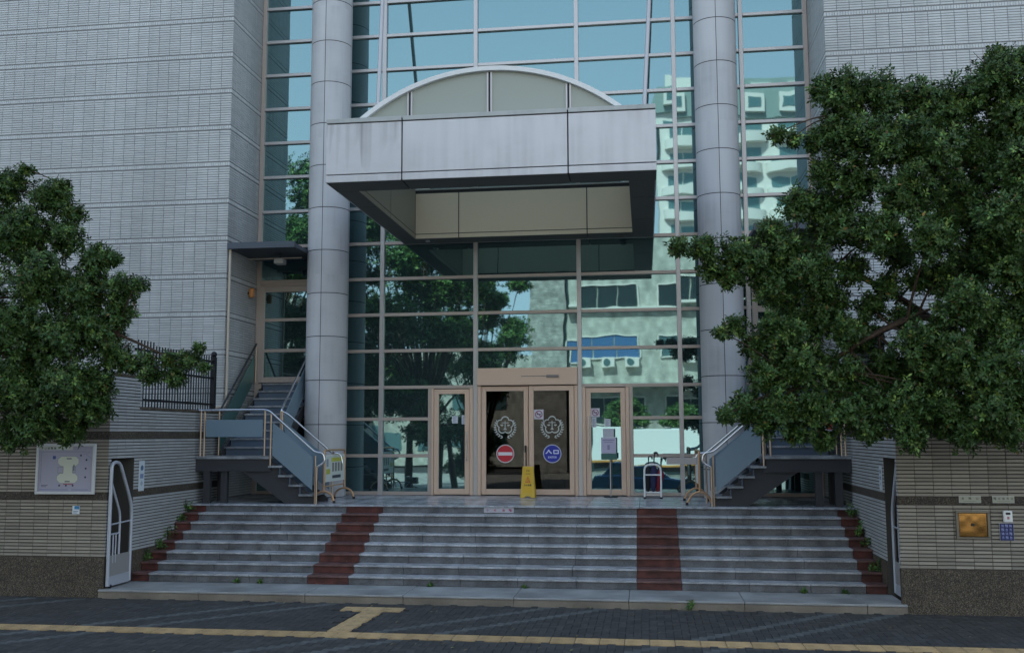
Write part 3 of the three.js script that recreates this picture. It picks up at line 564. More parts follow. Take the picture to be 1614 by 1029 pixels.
// ------------------------------------------------------------------ boundary walls beside the steps
function boundary(s) {
  const X = t => s ? XR + t : XL - t;            // t grows into the wall, away from the steps
  const lab = s ? 'tiled boundary wall with granite base, carrying the brass plate' : 'tiled boundary wall with granite base, carrying the map board';
  const o = thing('boundary_wall', lab, 'wall', [X(2), 0, WALLZ]);
  const zt = s ? ZR : ZL, q = .014, n0 = 4.94, n1 = 5.66;
  const bx = (t0, t1, y0, y1, z0, z1) => box(X(t0), X(t1), y0, y1, z0, z1);
  part(o, 'core', [bx(.62, 8, 0, 2.9, WALLZ - .25, WALLZ - q), bx(q, .62, 2.13, 2.9, 4.85, WALLZ - q), bx(q, .25, 2.9, 3.45, 4.85, WALLZ - q), bx(q, .62, 0, 2.13, n1, WALLZ - q), bx(q, .62, 0, 2.13, 4.85, n0), bx(.59, .62, 0, 2.13, n0, n1), bx(q, .25, 0, 2.93, zt, 4.85), bx(.25, .7, 2.9, 3.45, 5.0, WALLZ - q)], M.groutLow);
  part(o, 'coping', [bx(-.004, .256, 2.932, 2.972, zt, 4.846), bx(.705, 8, 2.902, 2.95, WALLZ - .26, WALLZ + .004), bx(-.004, .705, 3.452, 3.49, 4.84, WALLZ + .004)], M.aggregate);
  part(o, 'niche_back', [bx(.565, .588, .12, 2.13, n0 + .001, n1 - .001)], M.nicheDark);
  // granite base and dark bands, front and side
  part(o, 'base_course', [bx(.001, 8, -.05, .6, WALLZ - .02, WALLZ + .012), bx(.0, .02, .1, .6, zt, n0 - .02), bx(.0, .02, .1, .6, n1 + .02, WALLZ - .021)], M.aggregate);
  for (const [y0, y1] of [[1.49, 1.595], [2.44, 2.55]]) part(o, 'stone_band', [bx(.0, 8, y0, y1, WALLZ - .02, WALLZ - .001), ...(y0 < 2 ? [bx(.003, .02, y0, y1, zt, n0 - .02), bx(.003, .02, y0, y1, n1 + .02, WALLZ - .021)] : [bx(.003, .02, y0, y1, zt, WALLZ - .021)])], M.band);
  const rowsY = [[.605, 1.487], [1.6, 2.436], [2.553, 3.445]], mg = [], mgS = [];
  const field = (s0, s1, top, hole) => { const out = []; for (const [a, b] of rowsY) { const n = Math.round((b - a) / .0523), ph = (b - a) / n; for (let r = 0; r < n; r++) { const y = a + ph * (r + .5); for (let s = s0; s + .04 < s1; s += .245) { let w = Math.min(.245, s1 - s); if (y > top(s + w / 2)) continue; if (hole && hole(s + w / 2, y)) continue; w -= .007; out.push({ s: s + .0035 + w / 2, y, w, h: ph - .0145 }); } } } return out; };
  tilesOn(o, V(X(0), 0, WALLZ - q), V(s ? 1 : -1, 0, 0), V(0, 0, 1), field(.0, 4.6, x => x < .7 ? 3.45 : 2.9), M.tileLow, 220, mg, .014);
  // side face: along -z from the front corner
  const sf = []; for (const [a, b] of [[0, WALLZ - n1 - .0], [WALLZ - n0, WALLZ - zt - .01]]) for (const t of field(a, b, x => x < WALLZ - 4.85 ? 3.45 : 2.93)) if (t.y < 2.13) sf.push(t);
  for (const t of field(0, WALLZ - zt - .01, x => x < WALLZ - 4.85 ? 3.45 : 2.93)) if (t.y >= 2.13) sf.push(t);
  // keep side tiles above the steps only
  const keepT = sf.filter(t => { const z = WALLZ - t.s; const g = z > STEPZ + TREAD * 7 ? .12 : z < STEPZ ? LAND : LAND - RISE * Math.ceil((z - STEPZ) / TREAD); return t.y > g - .03; });
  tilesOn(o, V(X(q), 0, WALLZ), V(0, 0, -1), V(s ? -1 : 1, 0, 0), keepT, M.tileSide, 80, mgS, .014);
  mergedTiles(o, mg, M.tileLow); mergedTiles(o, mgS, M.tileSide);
  return o;
}
const wallL = boundary(0), wallR = boundary(1);
// small notices fixed to the walls
const flat = (name, label, cat, w, h, mt, x, y, z, ry = 0, group) => { const g = thing(name, label, cat, [x, y, z], group); g.rotation.y = ry; const a = shadow(new THREE.Mesh(metreUV(new THREE.BoxGeometry(w, h, .008)), M.white)); a.name = 'backing'; g.add(a); const b = shadow(new THREE.Mesh(sheet(w - .004, h - .004), mt)); b.name = 'print'; b.position.z = .0052; g.add(b); return g; };
{ // map board
  const o = thing('map_board', 'framed site plan board showing a pale H shaped floor plan on the wall', 'sign', [-9.125, 1.97, WALLZ]);
  const w = 1.0, h = .79, x0 = -9.125 - w / 2, x1 = x0 + w, y0 = 1.97 - h / 2, y1 = y0 + h, z = WALLZ + .004;
  part(o, 'board', box(x0 + .02, x1 - .02, y0 + .02, y1 - .02, z, z + .03), M.white);
  part(o, 'frame', [rbox(x0, x1, y0, y0 + .04, z, z + .05, .005), rbox(x0, x1, y1 - .04, y1, z, z + .05, .005), rbox(x0, x0 + .04, y0 + .041, y1 - .041, z, z + .05, .005), rbox(x1 - .04, x1, y0 + .041, y1 - .041, z, z + .05, .005)], std([.62, .63, .63], .4));
  const mt = printMat(640, 500, (x, W2, H2) => {
    x.fillStyle = '#a9a6b8'; x.fillRect(0, 0, W2, H2); x.fillStyle = '#c6c8c0'; x.fillRect(0, 0, 400, 40);
    [...'方口法院地方法院心'].slice(0, 5).forEach((c, i) => glyph(x, c, 22 + i * 38, 8, 26, 4, '#454d49'));
    x.fillStyle = '#d0d2c2'; x.strokeStyle = '#7d8378'; x.lineWidth = 5;
    const oct = (cx, cy, a, b) => { x.beginPath(); const pts = [[-a, -b * .4], [-a * .72, -b], [-a * .2, -b], [a * .2, -b], [a * .72, -b], [a, -b * .4], [a, b * .4], [a * .72, b], [-a * .72, b], [-a, b * .4]]; pts.forEach((p, i) => i ? x.lineTo(cx + p[0], cy + p[1]) : x.moveTo(cx + p[0], cy + p[1])); x.closePath(); x.stroke(); x.fill(); };
    oct(352, 165, 122, 52); oct(346, 352, 122, 52); x.fillRect(295, 165, 110, 190); x.strokeRect(232, 228, 62, 66); x.strokeRect(405, 222, 34, 66);
    x.fillStyle = '#3c4c8c'; x.fillRect(165, 105, 36, 36); x.fillStyle = '#5a5d66'; x.fillRect(414, 200, 12, 70); x.fillRect(330, 130, 60, 12); x.fillRect(318, 382, 60, 12);
    x.fillStyle = '#a8606c'; x.fillRect(300, 412, 120, 12); x.fillStyle = '#33384e'; for (const [a, b] of [[255, 432], [335, 432], [415, 432], [565, 150], [560, 245], [558, 340], [498, 100]]) { x.beginPath(); x.arc(a, b, 11, 0, 7); x.fill(); }
    x.fillStyle = '#6d667e'; x.fillRect(40, 425, 80, 8); x.fillRect(40, 440, 60, 8); x.fillStyle = '#7a86a8'; x.fillRect(20, 474, 340, 9); x.fillRect(400, 474, 200, 9);
    x.strokeStyle = '#7a7890'; x.lineWidth = 3; for (const [a, b, c, d] of [[30, 60, 610, 60], [30, 60, 30, 400], [520, 90, 600, 70], [560, 90, 630, 140]]) { x.beginPath(); x.moveTo(a, b); x.lineTo(c, d); x.stroke(); }
  });
  piece(o, 'print', sheet(w - .08, h - .08), mt, -9.125, 1.97, z + .032);
}
flat('notice', 'small white and blue notice on the tiles below the map board', 'notice', .12, .13, printMat(64, 64, x => { x.fillStyle = '#d4dbe2'; x.fillRect(0, 0, 64, 64); x.fillStyle = '#3d86b8'; x.fillRect(18, 0, 46, 26); x.fillStyle = '#7f92a8'; x.fillRect(8, 40, 46, 6); x.fillRect(8, 52, 34, 5); }), -8.93, 1.33, WALLZ + .008);
const stripPrint = printMat(48, 144, (x, w, h) => { x.fillStyle = '#c4ccd2'; x.fillRect(0, 0, w, h); x.fillStyle = '#4e6a84'; x.beginPath(); x.arc(24, 34, 13, 0, 7); x.fill(); x.fillStyle = '#7888a8'; x.fillRect(8, 62, 32, 22); glyph(x, '小', 12, 96, 24, 3, '#5a6a80'); });
flat('notice', 'narrow white notice beside the dark niche on the map board side', 'notice', .17, .5, stripPrint, XL + .008, 1.82, 4.72, Math.PI / 2);
flat('notice', 'narrow white notice beside the dark niche on the brass plate side', 'notice', .15, .36, stripPrint, XR - .008, 1.82, 4.82, -Math.PI / 2);
{ // wall of small plates on the right
  const plate = chars => printMat(256, 80, (x, w, h) => { x.fillStyle = '#a9a898'; x.fillRect(0, 0, w, h); const n = chars.length; chars.forEach((c, i) => glyph(x, c, w * (i + .5) / n - 15, 14, 30, 4, '#4c4a44')); x.fillStyle = '#777566'; x.fillRect(50, 60, w - 100, 4); });
  flat('name_plate', 'pale name plate with three characters above the brass plate', 'sign', .29, .095, plate(['台', '院', '口']), 4.463, 1.567, WALLZ + .008);
  flat('name_plate', 'pale name plate with five characters above the doorbell box', 'sign', .285, .095, plate(['階', '心', '法', '方', '口']), 4.905, 1.567, WALLZ + .008);
  const o = thing('brass_plate', 'framed shiny brass box cover set into the tiled wall', 'plate', [4.48, 1.21, WALLZ]);
  part(o, 'frame', [rbox(4.26, 4.71, 1.02, 1.05, WALLZ - .004, WALLZ + .03, .004), rbox(4.26, 4.71, 1.38, 1.41, WALLZ - .004, WALLZ + .03, .004), rbox(4.26, 4.295, 1.051, 1.379, WALLZ - .004, WALLZ + .03, .004), rbox(4.675, 4.71, 1.051, 1.379, WALLZ - .004, WALLZ + .03, .004)], std([.22, .2, .17], .35, { metalness: .7 }));
  part(o, 'cover', rbox(4.297, 4.673, 1.052, 1.378, WALLZ - .004, WALLZ + .018, .01), std([.50, .27, .085], .12, { metalness: 1, bumpMap: T.panelBump, bumpScale: .006 }));
  part(o, 'lock', (() => { const g = new THREE.CylinderGeometry(.02, .02, .02, 14); g.rotateX(Math.PI / 2); g.translate(4.48, 1.22, WALLZ + .028); return g; })(), M.black);
  const b = thing('doorbell_box', 'small white intercom box with dark window on the tiled wall', 'intercom', [4.94, 1.33, WALLZ]);
  part(b, 'case', rbox(4.885, 5.005, 1.255, 1.415, WALLZ - .002, WALLZ + .04, .014, 3), M.white);
  part(b, 'window', rbox(4.915, 4.975, 1.362, 1.392, WALLZ + .038, WALLZ + .043, .002, 1), M.black);
  part(b, 'button', rbox(4.93, 4.96, 1.30, 1.335, WALLZ + .038, WALLZ + .045, .003, 1), std([.5, .2, .2], .5));
  flat('blue_notice', 'dark blue sign with white characters below the intercom box', 'sign', .185, .24, printMat(120, 150, (x, w, h) => { x.fillStyle = '#1c2258'; x.fillRect(0, 0, w, h); for (let c = 0; c < 3; c++) for (let r = 0; r < 4; r++) glyph(x, ['法', '院', '地', '方', '階', '台'][(c * 4 + r) % 6], 14 + c * 34, 10 + r * 34, 24, 3, '#9fa6d0'); }), 4.925, 1.125, WALLZ + .008);
}
// ---- white metal gate leaves in front of the niches
for (const s of [0, 1]) {
  const X = t => s ? XR - t : XL + t, o = thing('gate_leaf', s ? 'white tube gate leaf standing by the niche on the brass plate side' : 'white tube gate leaf standing by the niche on the map board side', 'gate', [X(.05), .12, 5.4], 'gate leaves beside the steps');
  const z0 = s ? 5.62 : 5.73, z1 = s ? 5.0 : 5.08, x = X(s ? -.1 : .05);
  part(o, 'tube_frame', pipe([V(x, .16, z0), V(x, 2.07, z0), V(x, 2.07, z0 - .23), V(x, 1.36, z1), V(x, .16, z1)], .028, .17), M.gateWhite);
  part(o, 'tube_frame', pipe([V(x, 1.75, z0 - .01), V(x, 1.25, z0 - .3), V(x, .62, z0 - .3)], .02, .1), M.gateWhite);
  part(o, 'crossbar', [rod(V(x, 1.1, z0), V(x, 1.12, z1), .014), rod(V(x, .95, z0), V(x, .95, z0 - .3), .014)], M.gateWhite);
  for (const k of [.12, .2]) part(o, 'bar', rod(V(x, .5, z0 - k), V(x, .95, z0 - k), .012), M.gateWhite);
  part(o, 'kick_plate', rbox(Math.min(x - .015, x + .015), x + .015, .15, .30, z1 + .02, z0 - .02, .005), M.gateWhite);
  part(o, 'infill_panel', box(x - .008, x + .008, .30, .62, z1 + .02, z0 - .02), std([.26, .25, .24], .6));
  part(o, 'roller', [(() => { const g = new THREE.CylinderGeometry(.03, .03, .03, 14); g.rotateZ(Math.PI / 2); g.translate(x, .15, z0 - .08); return g; })()], M.rubber);
}
// ---- iron fences on the side walls
for (const s of [0, 1]) {
  const X = s ? XR + .13 : XL - .13, zt = (s ? ZR : ZL) + .18;
  const o = thing('iron_fence', s ? 'black iron bar fence on the wall behind the large tree' : 'black iron bar fence on the wall beside the side stair', 'fence', [X, 2.97, 3.3]);
  for (let z = zt + .12; z < 4.8; z += .105) part(o, 'bar', rod(V(X, 2.97, z), V(X, 4.06 + (z > 4.2 ? .06 : 0), z), .012, 6), M.iron);
  for (const y of [3.1, 3.62, 3.95]) part(o, 'rail', box(X - .016, X + .016, y - .02, y + .02, zt, 4.83), M.iron);
  part(o, 'post', [box(X - .045, X + .045, 2.972, 4.05, zt - .045, zt + .045), (() => { const g = new THREE.SphereGeometry(.06, 12, 8); g.translate(X, 4.1, zt); return g; })()], M.iron);
}

// ------------------------------------------------------------------ steel side stairs
for (const s of [0, 1]) {
  const X = t => s ? XR - t : XL + t, P = (t, y, z) => V(X(t), y, z);
  const o = thing('side_stair', s ? 'steel side stair with blue panels half hidden by the large tree' : 'steel side stair with blue panels beside the map board wall', 'stair', [X(.8), LAND, 2.3], 'side stairs');
  const bx = (t0, t1, y0, y1, z0, z1) => box(X(t0), X(t1), y0, y1, z0, z1);
  const yP = 2.10, zf = 2.75, zb = 1.95, tE = 1.5;
  part(o, 'platform', [bx(.005, tE, yP - .05, yP, zb, zf)], M.stairTread);
  part(o, 'platform_beam', [bx(.005, tE - .02, yP - .28, yP - .051, zf - .1, zf - .03), bx(.005, tE - .02, yP - .28, yP - .051, zb + .02, zb + .09), bx(.005, .1, yP - .27, yP - .052, zb + .09, zf - .1)], M.steelDark);
  for (const [t, z] of [[.22, zf - .1], [.22, zb + .1], [.55, zf - .12]]) part(o, 'post', bx(t - .06, t + .06, LAND, yP - .281, z - .05, z + .05), M.steelDark);
  // lower flight
  const n = 5, rs = (yP - LAND) / n, go = .2;
  for (let k = 1; k < n; k++) { const y = yP - rs * k, t0 = tE - .06 + go * (k - 1); part(o, 'tread', bx(t0, t0 + .27, y - .035, y, zb + .03, zf), M.stairTread); part(o, 'riser', bx(t0 + .005, t0 + .025, y + .001, y + rs - .036, zb + .05, zf - .03), M.stairRiser); }
  for (const z of [zf - .1, zb + .06]) part(o, 'stringer', prism([[X(tE - .6), yP - .282], [X(tE - .02), yP - .282], [X(tE - .02), yP - .1], [X(tE + .04), yP - .14], [X(tE + go * 4.3), LAND + .06], [X(tE + go * 4.3), LAND + .002], [X(tE + .26), LAND + .002]], 'z', z - .03, z + .03), M.steelDark);
  // upper flight towards the side door
  const m = 9, r2 = (3.6 - yP) / m, g2 = .225;
  for (let k = 1; k <= m; k++) { const y = yP + r2 * k, z = zb - g2 * (k - 1); const z1 = k === m ? .06 : z - .26; part(o, 'tread', bx(.22, 1.32, y - .035, y, z1, z), M.stairTread); part(o, 'riser', bx(.24, 1.30, y - r2 + .001, y - .036, z - .045, z - .025), M.stairRiser); }
  for (const t of [.2, 1.34]) part(o, 'stringer', prism([[zb, yP - .25], [zb, yP + .12], [zb - g2 * m, 3.6 + .02], [.07, 3.6 + .02], [.07, 3.36]], 'x', X(t) - .02, X(t) + .02), M.steelDark);
  // rails
  const rt = .021, yR = .86;
  part(o, 'handrail', pipe([P(.06, yP + yR, zf), P(1.42, yP + yR, zf), P(1.42 + .93, LAND + yR + .08, zf), P(1.42 + 1.08, LAND + yR + .07, zf), P(1.42 + 1.12, LAND + yR - .1, zf), P(1.42 + .98, LAND + yR - .18, zf)], rt, .09), M.stainless);
  part(o, 'handrail', pipe([P(1.36, 3.6 + .8, .2), P(1.36, yP + yR, zb + .0), P(1.5, yP + yR - .06, zb), P(1.42 + 1.0, LAND + yR + .05, zb), P(1.42 + 1.16, LAND + yR + .04, zb), P(1.42 + 1.2, LAND + yR - .14, zb)], rt, .07), M.stainless);
  part(o, 'handrail', pipe([P(.1, 3.6 + .85, .2), P(.1, yP + yR, zb)], rt, .05), M.steelDark);
  for (const [t, y0, y1, z] of [[.1, yP, yP + yR, zf], [.16, yP, yP + yR, zf - .03], [1.36, yP, yP + yR, zf], [1.48, yP - rs, yP + yR - .05, zf], [2.38, LAND, LAND + yR - .17, zf], [2.34, LAND, LAND + yR + .02, zf - .04], [1.36, yP, yP + yR, zb], [1.4, yP, yP + yR, zb + .03], [2.42, LAND, LAND + yR + .04, zb], [.1, yP, yP + yR, zb], [1.36, 3.6, 4.4, .2], [.1, 3.6, 4.4, .2]]) part(o, 'rail_post', rod(P(t, y0, z), P(t, y1, z), .017, 10), M.brassPost);
  // blue infill panels
  part(o, 'infill_panel', box(X(.2), X(1.32), yP + .36, yP + .68, zf - .008, zf + .008), M.steelBlue);
  const dia = (z, t0, t1, ya, yb, hh) => part(o, 'infill_panel', prism([[X(t0), ya], [X(t1), yb], [X(t1), yb + hh], [X(t0), ya + hh]], 'z', z - .008, z + .008), M.steelBlue);
  dia(zf, 1.52, 2.3, yP + .02, LAND + .25, .6); dia(zb, 1.46, 2.36, yP + .05, LAND + .22, .58);
  part(o, 'infill_panel', prism([[zb - .05, yP + .1], [.3, 3.6 + .05], [.3, 3.6 + .6], [zb - .05, yP + .65]], 'x', X(1.36) - .006, X(1.36) + .006), M.steelBlue);
  part(o, 'infill_panel', prism([[zb - .05, yP + .1], [.3, 3.6 + .05], [.3, 3.6 + .6], [zb - .05, yP + .65]], 'x', X(.1) - .006, X(.1) + .006), std([.06, .13, .12], .3));
  if (s) piece(o, 'print', sheet(1.0, .2), printMat(400, 80, (x, w, h) => { x.fillStyle = '#4f6470'; x.fillRect(0, 0, w, h); ['方', '心', '小'].forEach((c, i) => glyph(x, c, 30 + i * 100, 18, 44, 6, '#a8b4d8')); x.fillStyle = '#c8c4c8'; x.fillRect(330, 10, 56, 60); x.fillStyle = '#b03040'; x.fillRect(340, 18, 36, 42); }), X(.75), yP + .5, zf + .0095);
}

// ------------------------------------------------------------------ things on the landing
{ // portable notice stand by the left column
  const o = thing('notice_stand', 'bronze tube notice stand with arched feet and a yellow printed notice beside the column', 'sign stand', [-5.95, LAND, 2.2]);
  // board plane runs along d, turned towards the steps
  const a = V(-5.98, 0, 2.5), d = V(0, 0, -1), nrm = V(1, 0, 0), w = 1.25, A = (s, y, q = 0) => a.clone().addScaledVector(d, s).addScaledVector(nrm, q).setY(LAND + y);
  for (const s of [0, w]) part(o, 'foot', pipe([A(s, .02, -.2), A(s, .16, -.16), A(s, .23, 0), A(s, .16, .16), A(s, .02, .2)], .02, .12), M.copperPipe);
  for (const s of [0, w]) for (const q of [-.2, .2]) part(o, 'foot_cap', (() => { const g = new THREE.CylinderGeometry(.026, .028, .045, 10); g.translate(...A(s, .023, q).toArray()); return g; })(), M.rubber);
  part(o, 'tube_frame', pipe([A(0, .2), A(0, .97), A(w, .97), A(w, .2)], .021, .06), M.copperPipe);
  part(o, 'crossbar', rod(A(0, .3), A(w, .3), .014), M.copperPipe);
  const nb = shadow(new THREE.Mesh(metreUV(new THREE.BoxGeometry(w - .06, .5, .012)), M.white)); nb.name = 'notice_board';
  const c = A(w / 2, .63).sub(o.position); nb.position.copy(c); nb.rotation.y = Math.atan2(nrm.x, nrm.z); o.add(nb);
  const pr = shadow(new THREE.Mesh(sheet(w - .08, .48), printMat(200, 230, (x, W2, H2) => { x.fillStyle = '#cfd6cf'; x.fillRect(0, 0, W2, H2); x.fillStyle = '#c2c44a'; x.fillRect(60, 20, 130, 36); x.fillStyle = '#7a7a72'; for (const [a2, b2] of [[70, 0], [100, 1], [130, 2], [160, 3]]) x.fillRect(a2, 66, 18, 80); x.fillStyle = '#b8b84a'; x.fillRect(10, 120, 40, 46); x.fillStyle = '#39424a'; x.fillRect(72, 180, 90, 28); x.fillStyle = '#8d97a0'; x.fillRect(12, 30, 20, 70); }))); pr.name = 'print'; pr.position.z = .008; nb.add(pr);
}
{ // similar stand seen end-on by the right column, with its board
  const o = thing('notice_stand', 'bronze tube notice stand with arched feet turned edge on by the brass plate side stair', 'sign stand', [.93, LAND, 2.2]);
  const A = (x, y, z) => V(x, LAND + y, z);
  for (const z of [1.3, 2.45]) { part(o, 'foot', pipe([A(.70, .02, z), A(.78, .18, z), A(.93, .25, z), A(1.07, .18, z), A(1.14, .02, z)], .02, .12), M.copperPipe); for (const x of [.70, 1.14]) part(o, 'foot_cap', (() => { const g = new THREE.CylinderGeometry(.026, .028, .045, 10); g.translate(x, LAND + .023, z); return g; })(), M.rubber); }
  part(o, 'tube_frame', pipe([A(.93, .22, 2.45), A(.93, .95, 2.45), A(.93, .95, 1.3), A(.93, .22, 1.3)], .022, .05), M.copperPipe);
  part(o, 'notice_board', box(.925, .935, LAND + .35, LAND + .88, 1.33, 2.42), M.white);
  part(o, 'name_bar', rbox(.36, .905, LAND + .71, LAND + .83, 2.19, 2.215, .006, 1), std([.42, .38, .36], .5));
}
{ // yellow wet floor sign
  const o = thing('wet_floor_sign', 'yellow folding wet floor sign standing before the sliding doors', 'floor sign', [-2.36, LAND, .62]);
  const w0 = .145, w1 = .105, h = .62;
  for (const s of [1, -1]) {
    const sh = new THREE.Shape([[-w0, 0], [-.07, 0], [-.05, .03], [.05, .03], [.07, 0], [w0, 0], [w1, h], [-w1, h]].map(p => new THREE.Vector2(...p)));
    const g = new THREE.ExtrudeGeometry(sh, { depth: .016, bevelEnabled: true, bevelSize: .004, bevelThickness: .004, bevelSegments: 2 });
    g.rotateX(-s * .2); g.translate(-2.36, LAND + .006, .62 + s * .13 - .008); part(o, 'leaf', g, std([.62, .40, .035], .45));
  }
  const pm = printMat(180, 330, (x, w, h2) => {
    x.fillStyle = '#d0a626'; x.fillRect(0, 0, w, h2); glyph(x, '小', 56, 22, 30, 5, '#3a3210'); glyph(x, '心', 92, 22, 30, 5, '#3a3210'); x.fillStyle = '#5a4c1c'; x.font = 'bold 20px sans-serif'; x.textAlign = 'center'; x.fillText('CAUTION', 90, 86);
    x.strokeStyle = '#c0462a'; x.lineWidth = 9; x.lineJoin = 'round'; x.beginPath(); x.moveTo(90, 116); x.lineTo(134, 190); x.lineTo(46, 190); x.closePath(); x.stroke(); x.beginPath(); x.moveTo(82, 140); x.lineTo(96, 160); x.lineTo(80, 182); x.moveTo(96, 160); x.lineTo(112, 178); x.stroke();
    ['小', '心', '地', '滑'].forEach((c, i) => glyph(x, c, 22 + i * 36, 214, 28, 5, '#3a3210'));
  });
  const pg = sheet(.19, .5); pg.rotateX(-.2); piece(o, 'print', pg, pm, -2.36, LAND + .345, .62 + .13 - .0555);
}
{ // notice on a slim pole before the right-hand door
  const o = thing('pole_notice', 'paper notice on a slim grey pole before the hinged glass door', 'sign stand', [-.72, LAND, .45]);
  part(o, 'base', (() => { const g = new THREE.CylinderGeometry(.13, .14, .02, 24); g.translate(-.72, LAND + .011, .42); return g; })(), M.steelDark);
  part(o, 'pole', rod(V(-.72, LAND + .02, .42), V(-.72, 2.3, .42), .014), M.aluGrey);
  part(o, 'tray', rbox(-.90, -.58, 1.98, 2.10, .42, .5, .01), std([.04, .13, .11], .5));
  part(o, 'board', rbox(-.90, -.60, 2.10, 2.42, .43, .45, .004), M.white);
  const pm = printMat(120, 130, (x, w, h) => { x.fillStyle = '#b9b2c8'; x.fillRect(0, 0, w, h); x.fillStyle = '#8d88a4'; x.fillRect(10, 16, 100, 8); x.fillRect(20, 34, 80, 6); x.fillRect(50, 60, 20, 40); });
  piece(o, 'print', sheet(.29, .31), pm, -.75, 2.26, .4525);
  part(o, 'upper_sheet', rbox(-.86, -.64, 2.425, 2.6, .43, .445, .003), std([.5, .5, .55], .6));
}
{ // umbrella rack
  const o = thing('umbrella_rack', 'low white hooped umbrella rack by the glass front', 'rack', [.115, LAND, .62]);
  for (const z of [.5, .74]) part(o, 'hoop', pipe([V(-.045, LAND + .03, z), V(-.045, LAND + .66, z), V(.275, LAND + .66, z), V(.275, LAND + .03, z)], .019, .13), M.white);
  for (const y of [.46, .12]) part(o, 'crossbar', [rod(V(-.045, LAND + y, .74), V(.275, LAND + y, .74), .014), rod(V(-.045, LAND + y, .5), V(.275, LAND + y, .5), .014), rod(V(-.045, LAND + y, .5), V(-.045, LAND + y, .74), .012), rod(V(.275, LAND + y, .5), V(.275, LAND + y, .74), .012)], M.white);
  part(o, 'drip_tray', rbox(-.03, .26, LAND + .05, LAND + .10, .515, .725, .006), M.aluGrey);
  for (const x of [-.045, .275]) for (const z of [.5, .74]) part(o, 'foot', (() => { const g = new THREE.CylinderGeometry(.024, .026, .03, 10); g.translate(x, LAND + .016, z); return g; })(), M.rubber);
  const umb = (x, z, tx, tz, L, rgb, lab) => {
    const u = thing('umbrella', lab, 'umbrella', [x, LAND + .1, z], 'umbrellas in the rack');
    const prof = [[.014, 0], [.045, .12], [.085, .3], [.09, .38], [.04, L - .18], [.014, L - .14]].map(p => new THREE.Vector2(...p));
    const g = new THREE.LatheGeometry(prof, 14), p = g.attributes.position; for (let i = 0; i < p.count; i++) { const a = Math.atan2(p.getZ(i), p.getX(i)), k = 1 + .16 * Math.cos(a * 7); p.setX(i, p.getX(i) * k); p.setZ(i, p.getZ(i) * k); } g.computeVertexNormals();
    const hd = merge([rod(V(0, L - .15, 0), V(0, L, 0), .009), pipe([V(0, L, 0), V(0, L + .08, 0), V(.07, L + .08, 0), V(.07, L + .02, 0)], .012, .05)]);
    const q = new THREE.Quaternion().setFromUnitVectors(V(0, 1, 0), V(tx, 1, tz).normalize());
    for (const [nm, ge, mt] of [['canopy', g, std(rgb, .7)], ['handle', hd, M.black]]) { ge.applyQuaternion(q); metreUV(ge); const m = shadow(new THREE.Mesh(ge, mt)); m.name = nm; u.add(m); }
  };
  umb(.02, .6, .03, .02, .64, [.012, .012, .016], 'black furled umbrella standing upright in the rack');
  umb(.12, .65, .05, -.03, .7, [.02, .025, .08], 'navy furled umbrella standing upright in the rack');
  umb(.2, .6, .16, .05, .62, [.26, .015, .03], 'dark red furled umbrella leaning out of the rack');
}
// sign on the top riser, small things inside the lobby
flat('step_notice', 'small white notice with red characters on the top step riser', 'notice', .53, .085, printMat(256, 42, (x, w, h) => { x.fillStyle = '#b3adb4'; x.fillRect(0, 0, w, h); glyph(x, '小', 18, 8, 24, 3.5, '#6d5a6c'); glyph(x, '心', 84, 8, 24, 4, '#9c4a52'); glyph(x, '台', 158, 8, 24, 4, '#9c4a52'); glyph(x, '階', 216, 8, 24, 4, '#94405a'); }), -2.62, LAND - .082, STEPZ + .005);
for (const [x, lab] of [[-2.14, 'white bollard standing inside the lobby near the door post'], [-1.8, 'white bollard standing inside the lobby near the middle of the enter door']]) {
  const o = thing('lobby_bollard', lab, 'bollard', [x, LAND, -.9], 'white posts inside the lobby');
  part(o, 'post', rbox(x - .045, x + .045, LAND + .005, LAND + .5, -.95, -.85, .02, 2), std([.7, .68, .6], .5)); part(o, 'foot', rbox(x - .08, x + .08, LAND + .005, LAND + .03, -.98, -.82, .008), std([.6, .58, .5], .5));
}

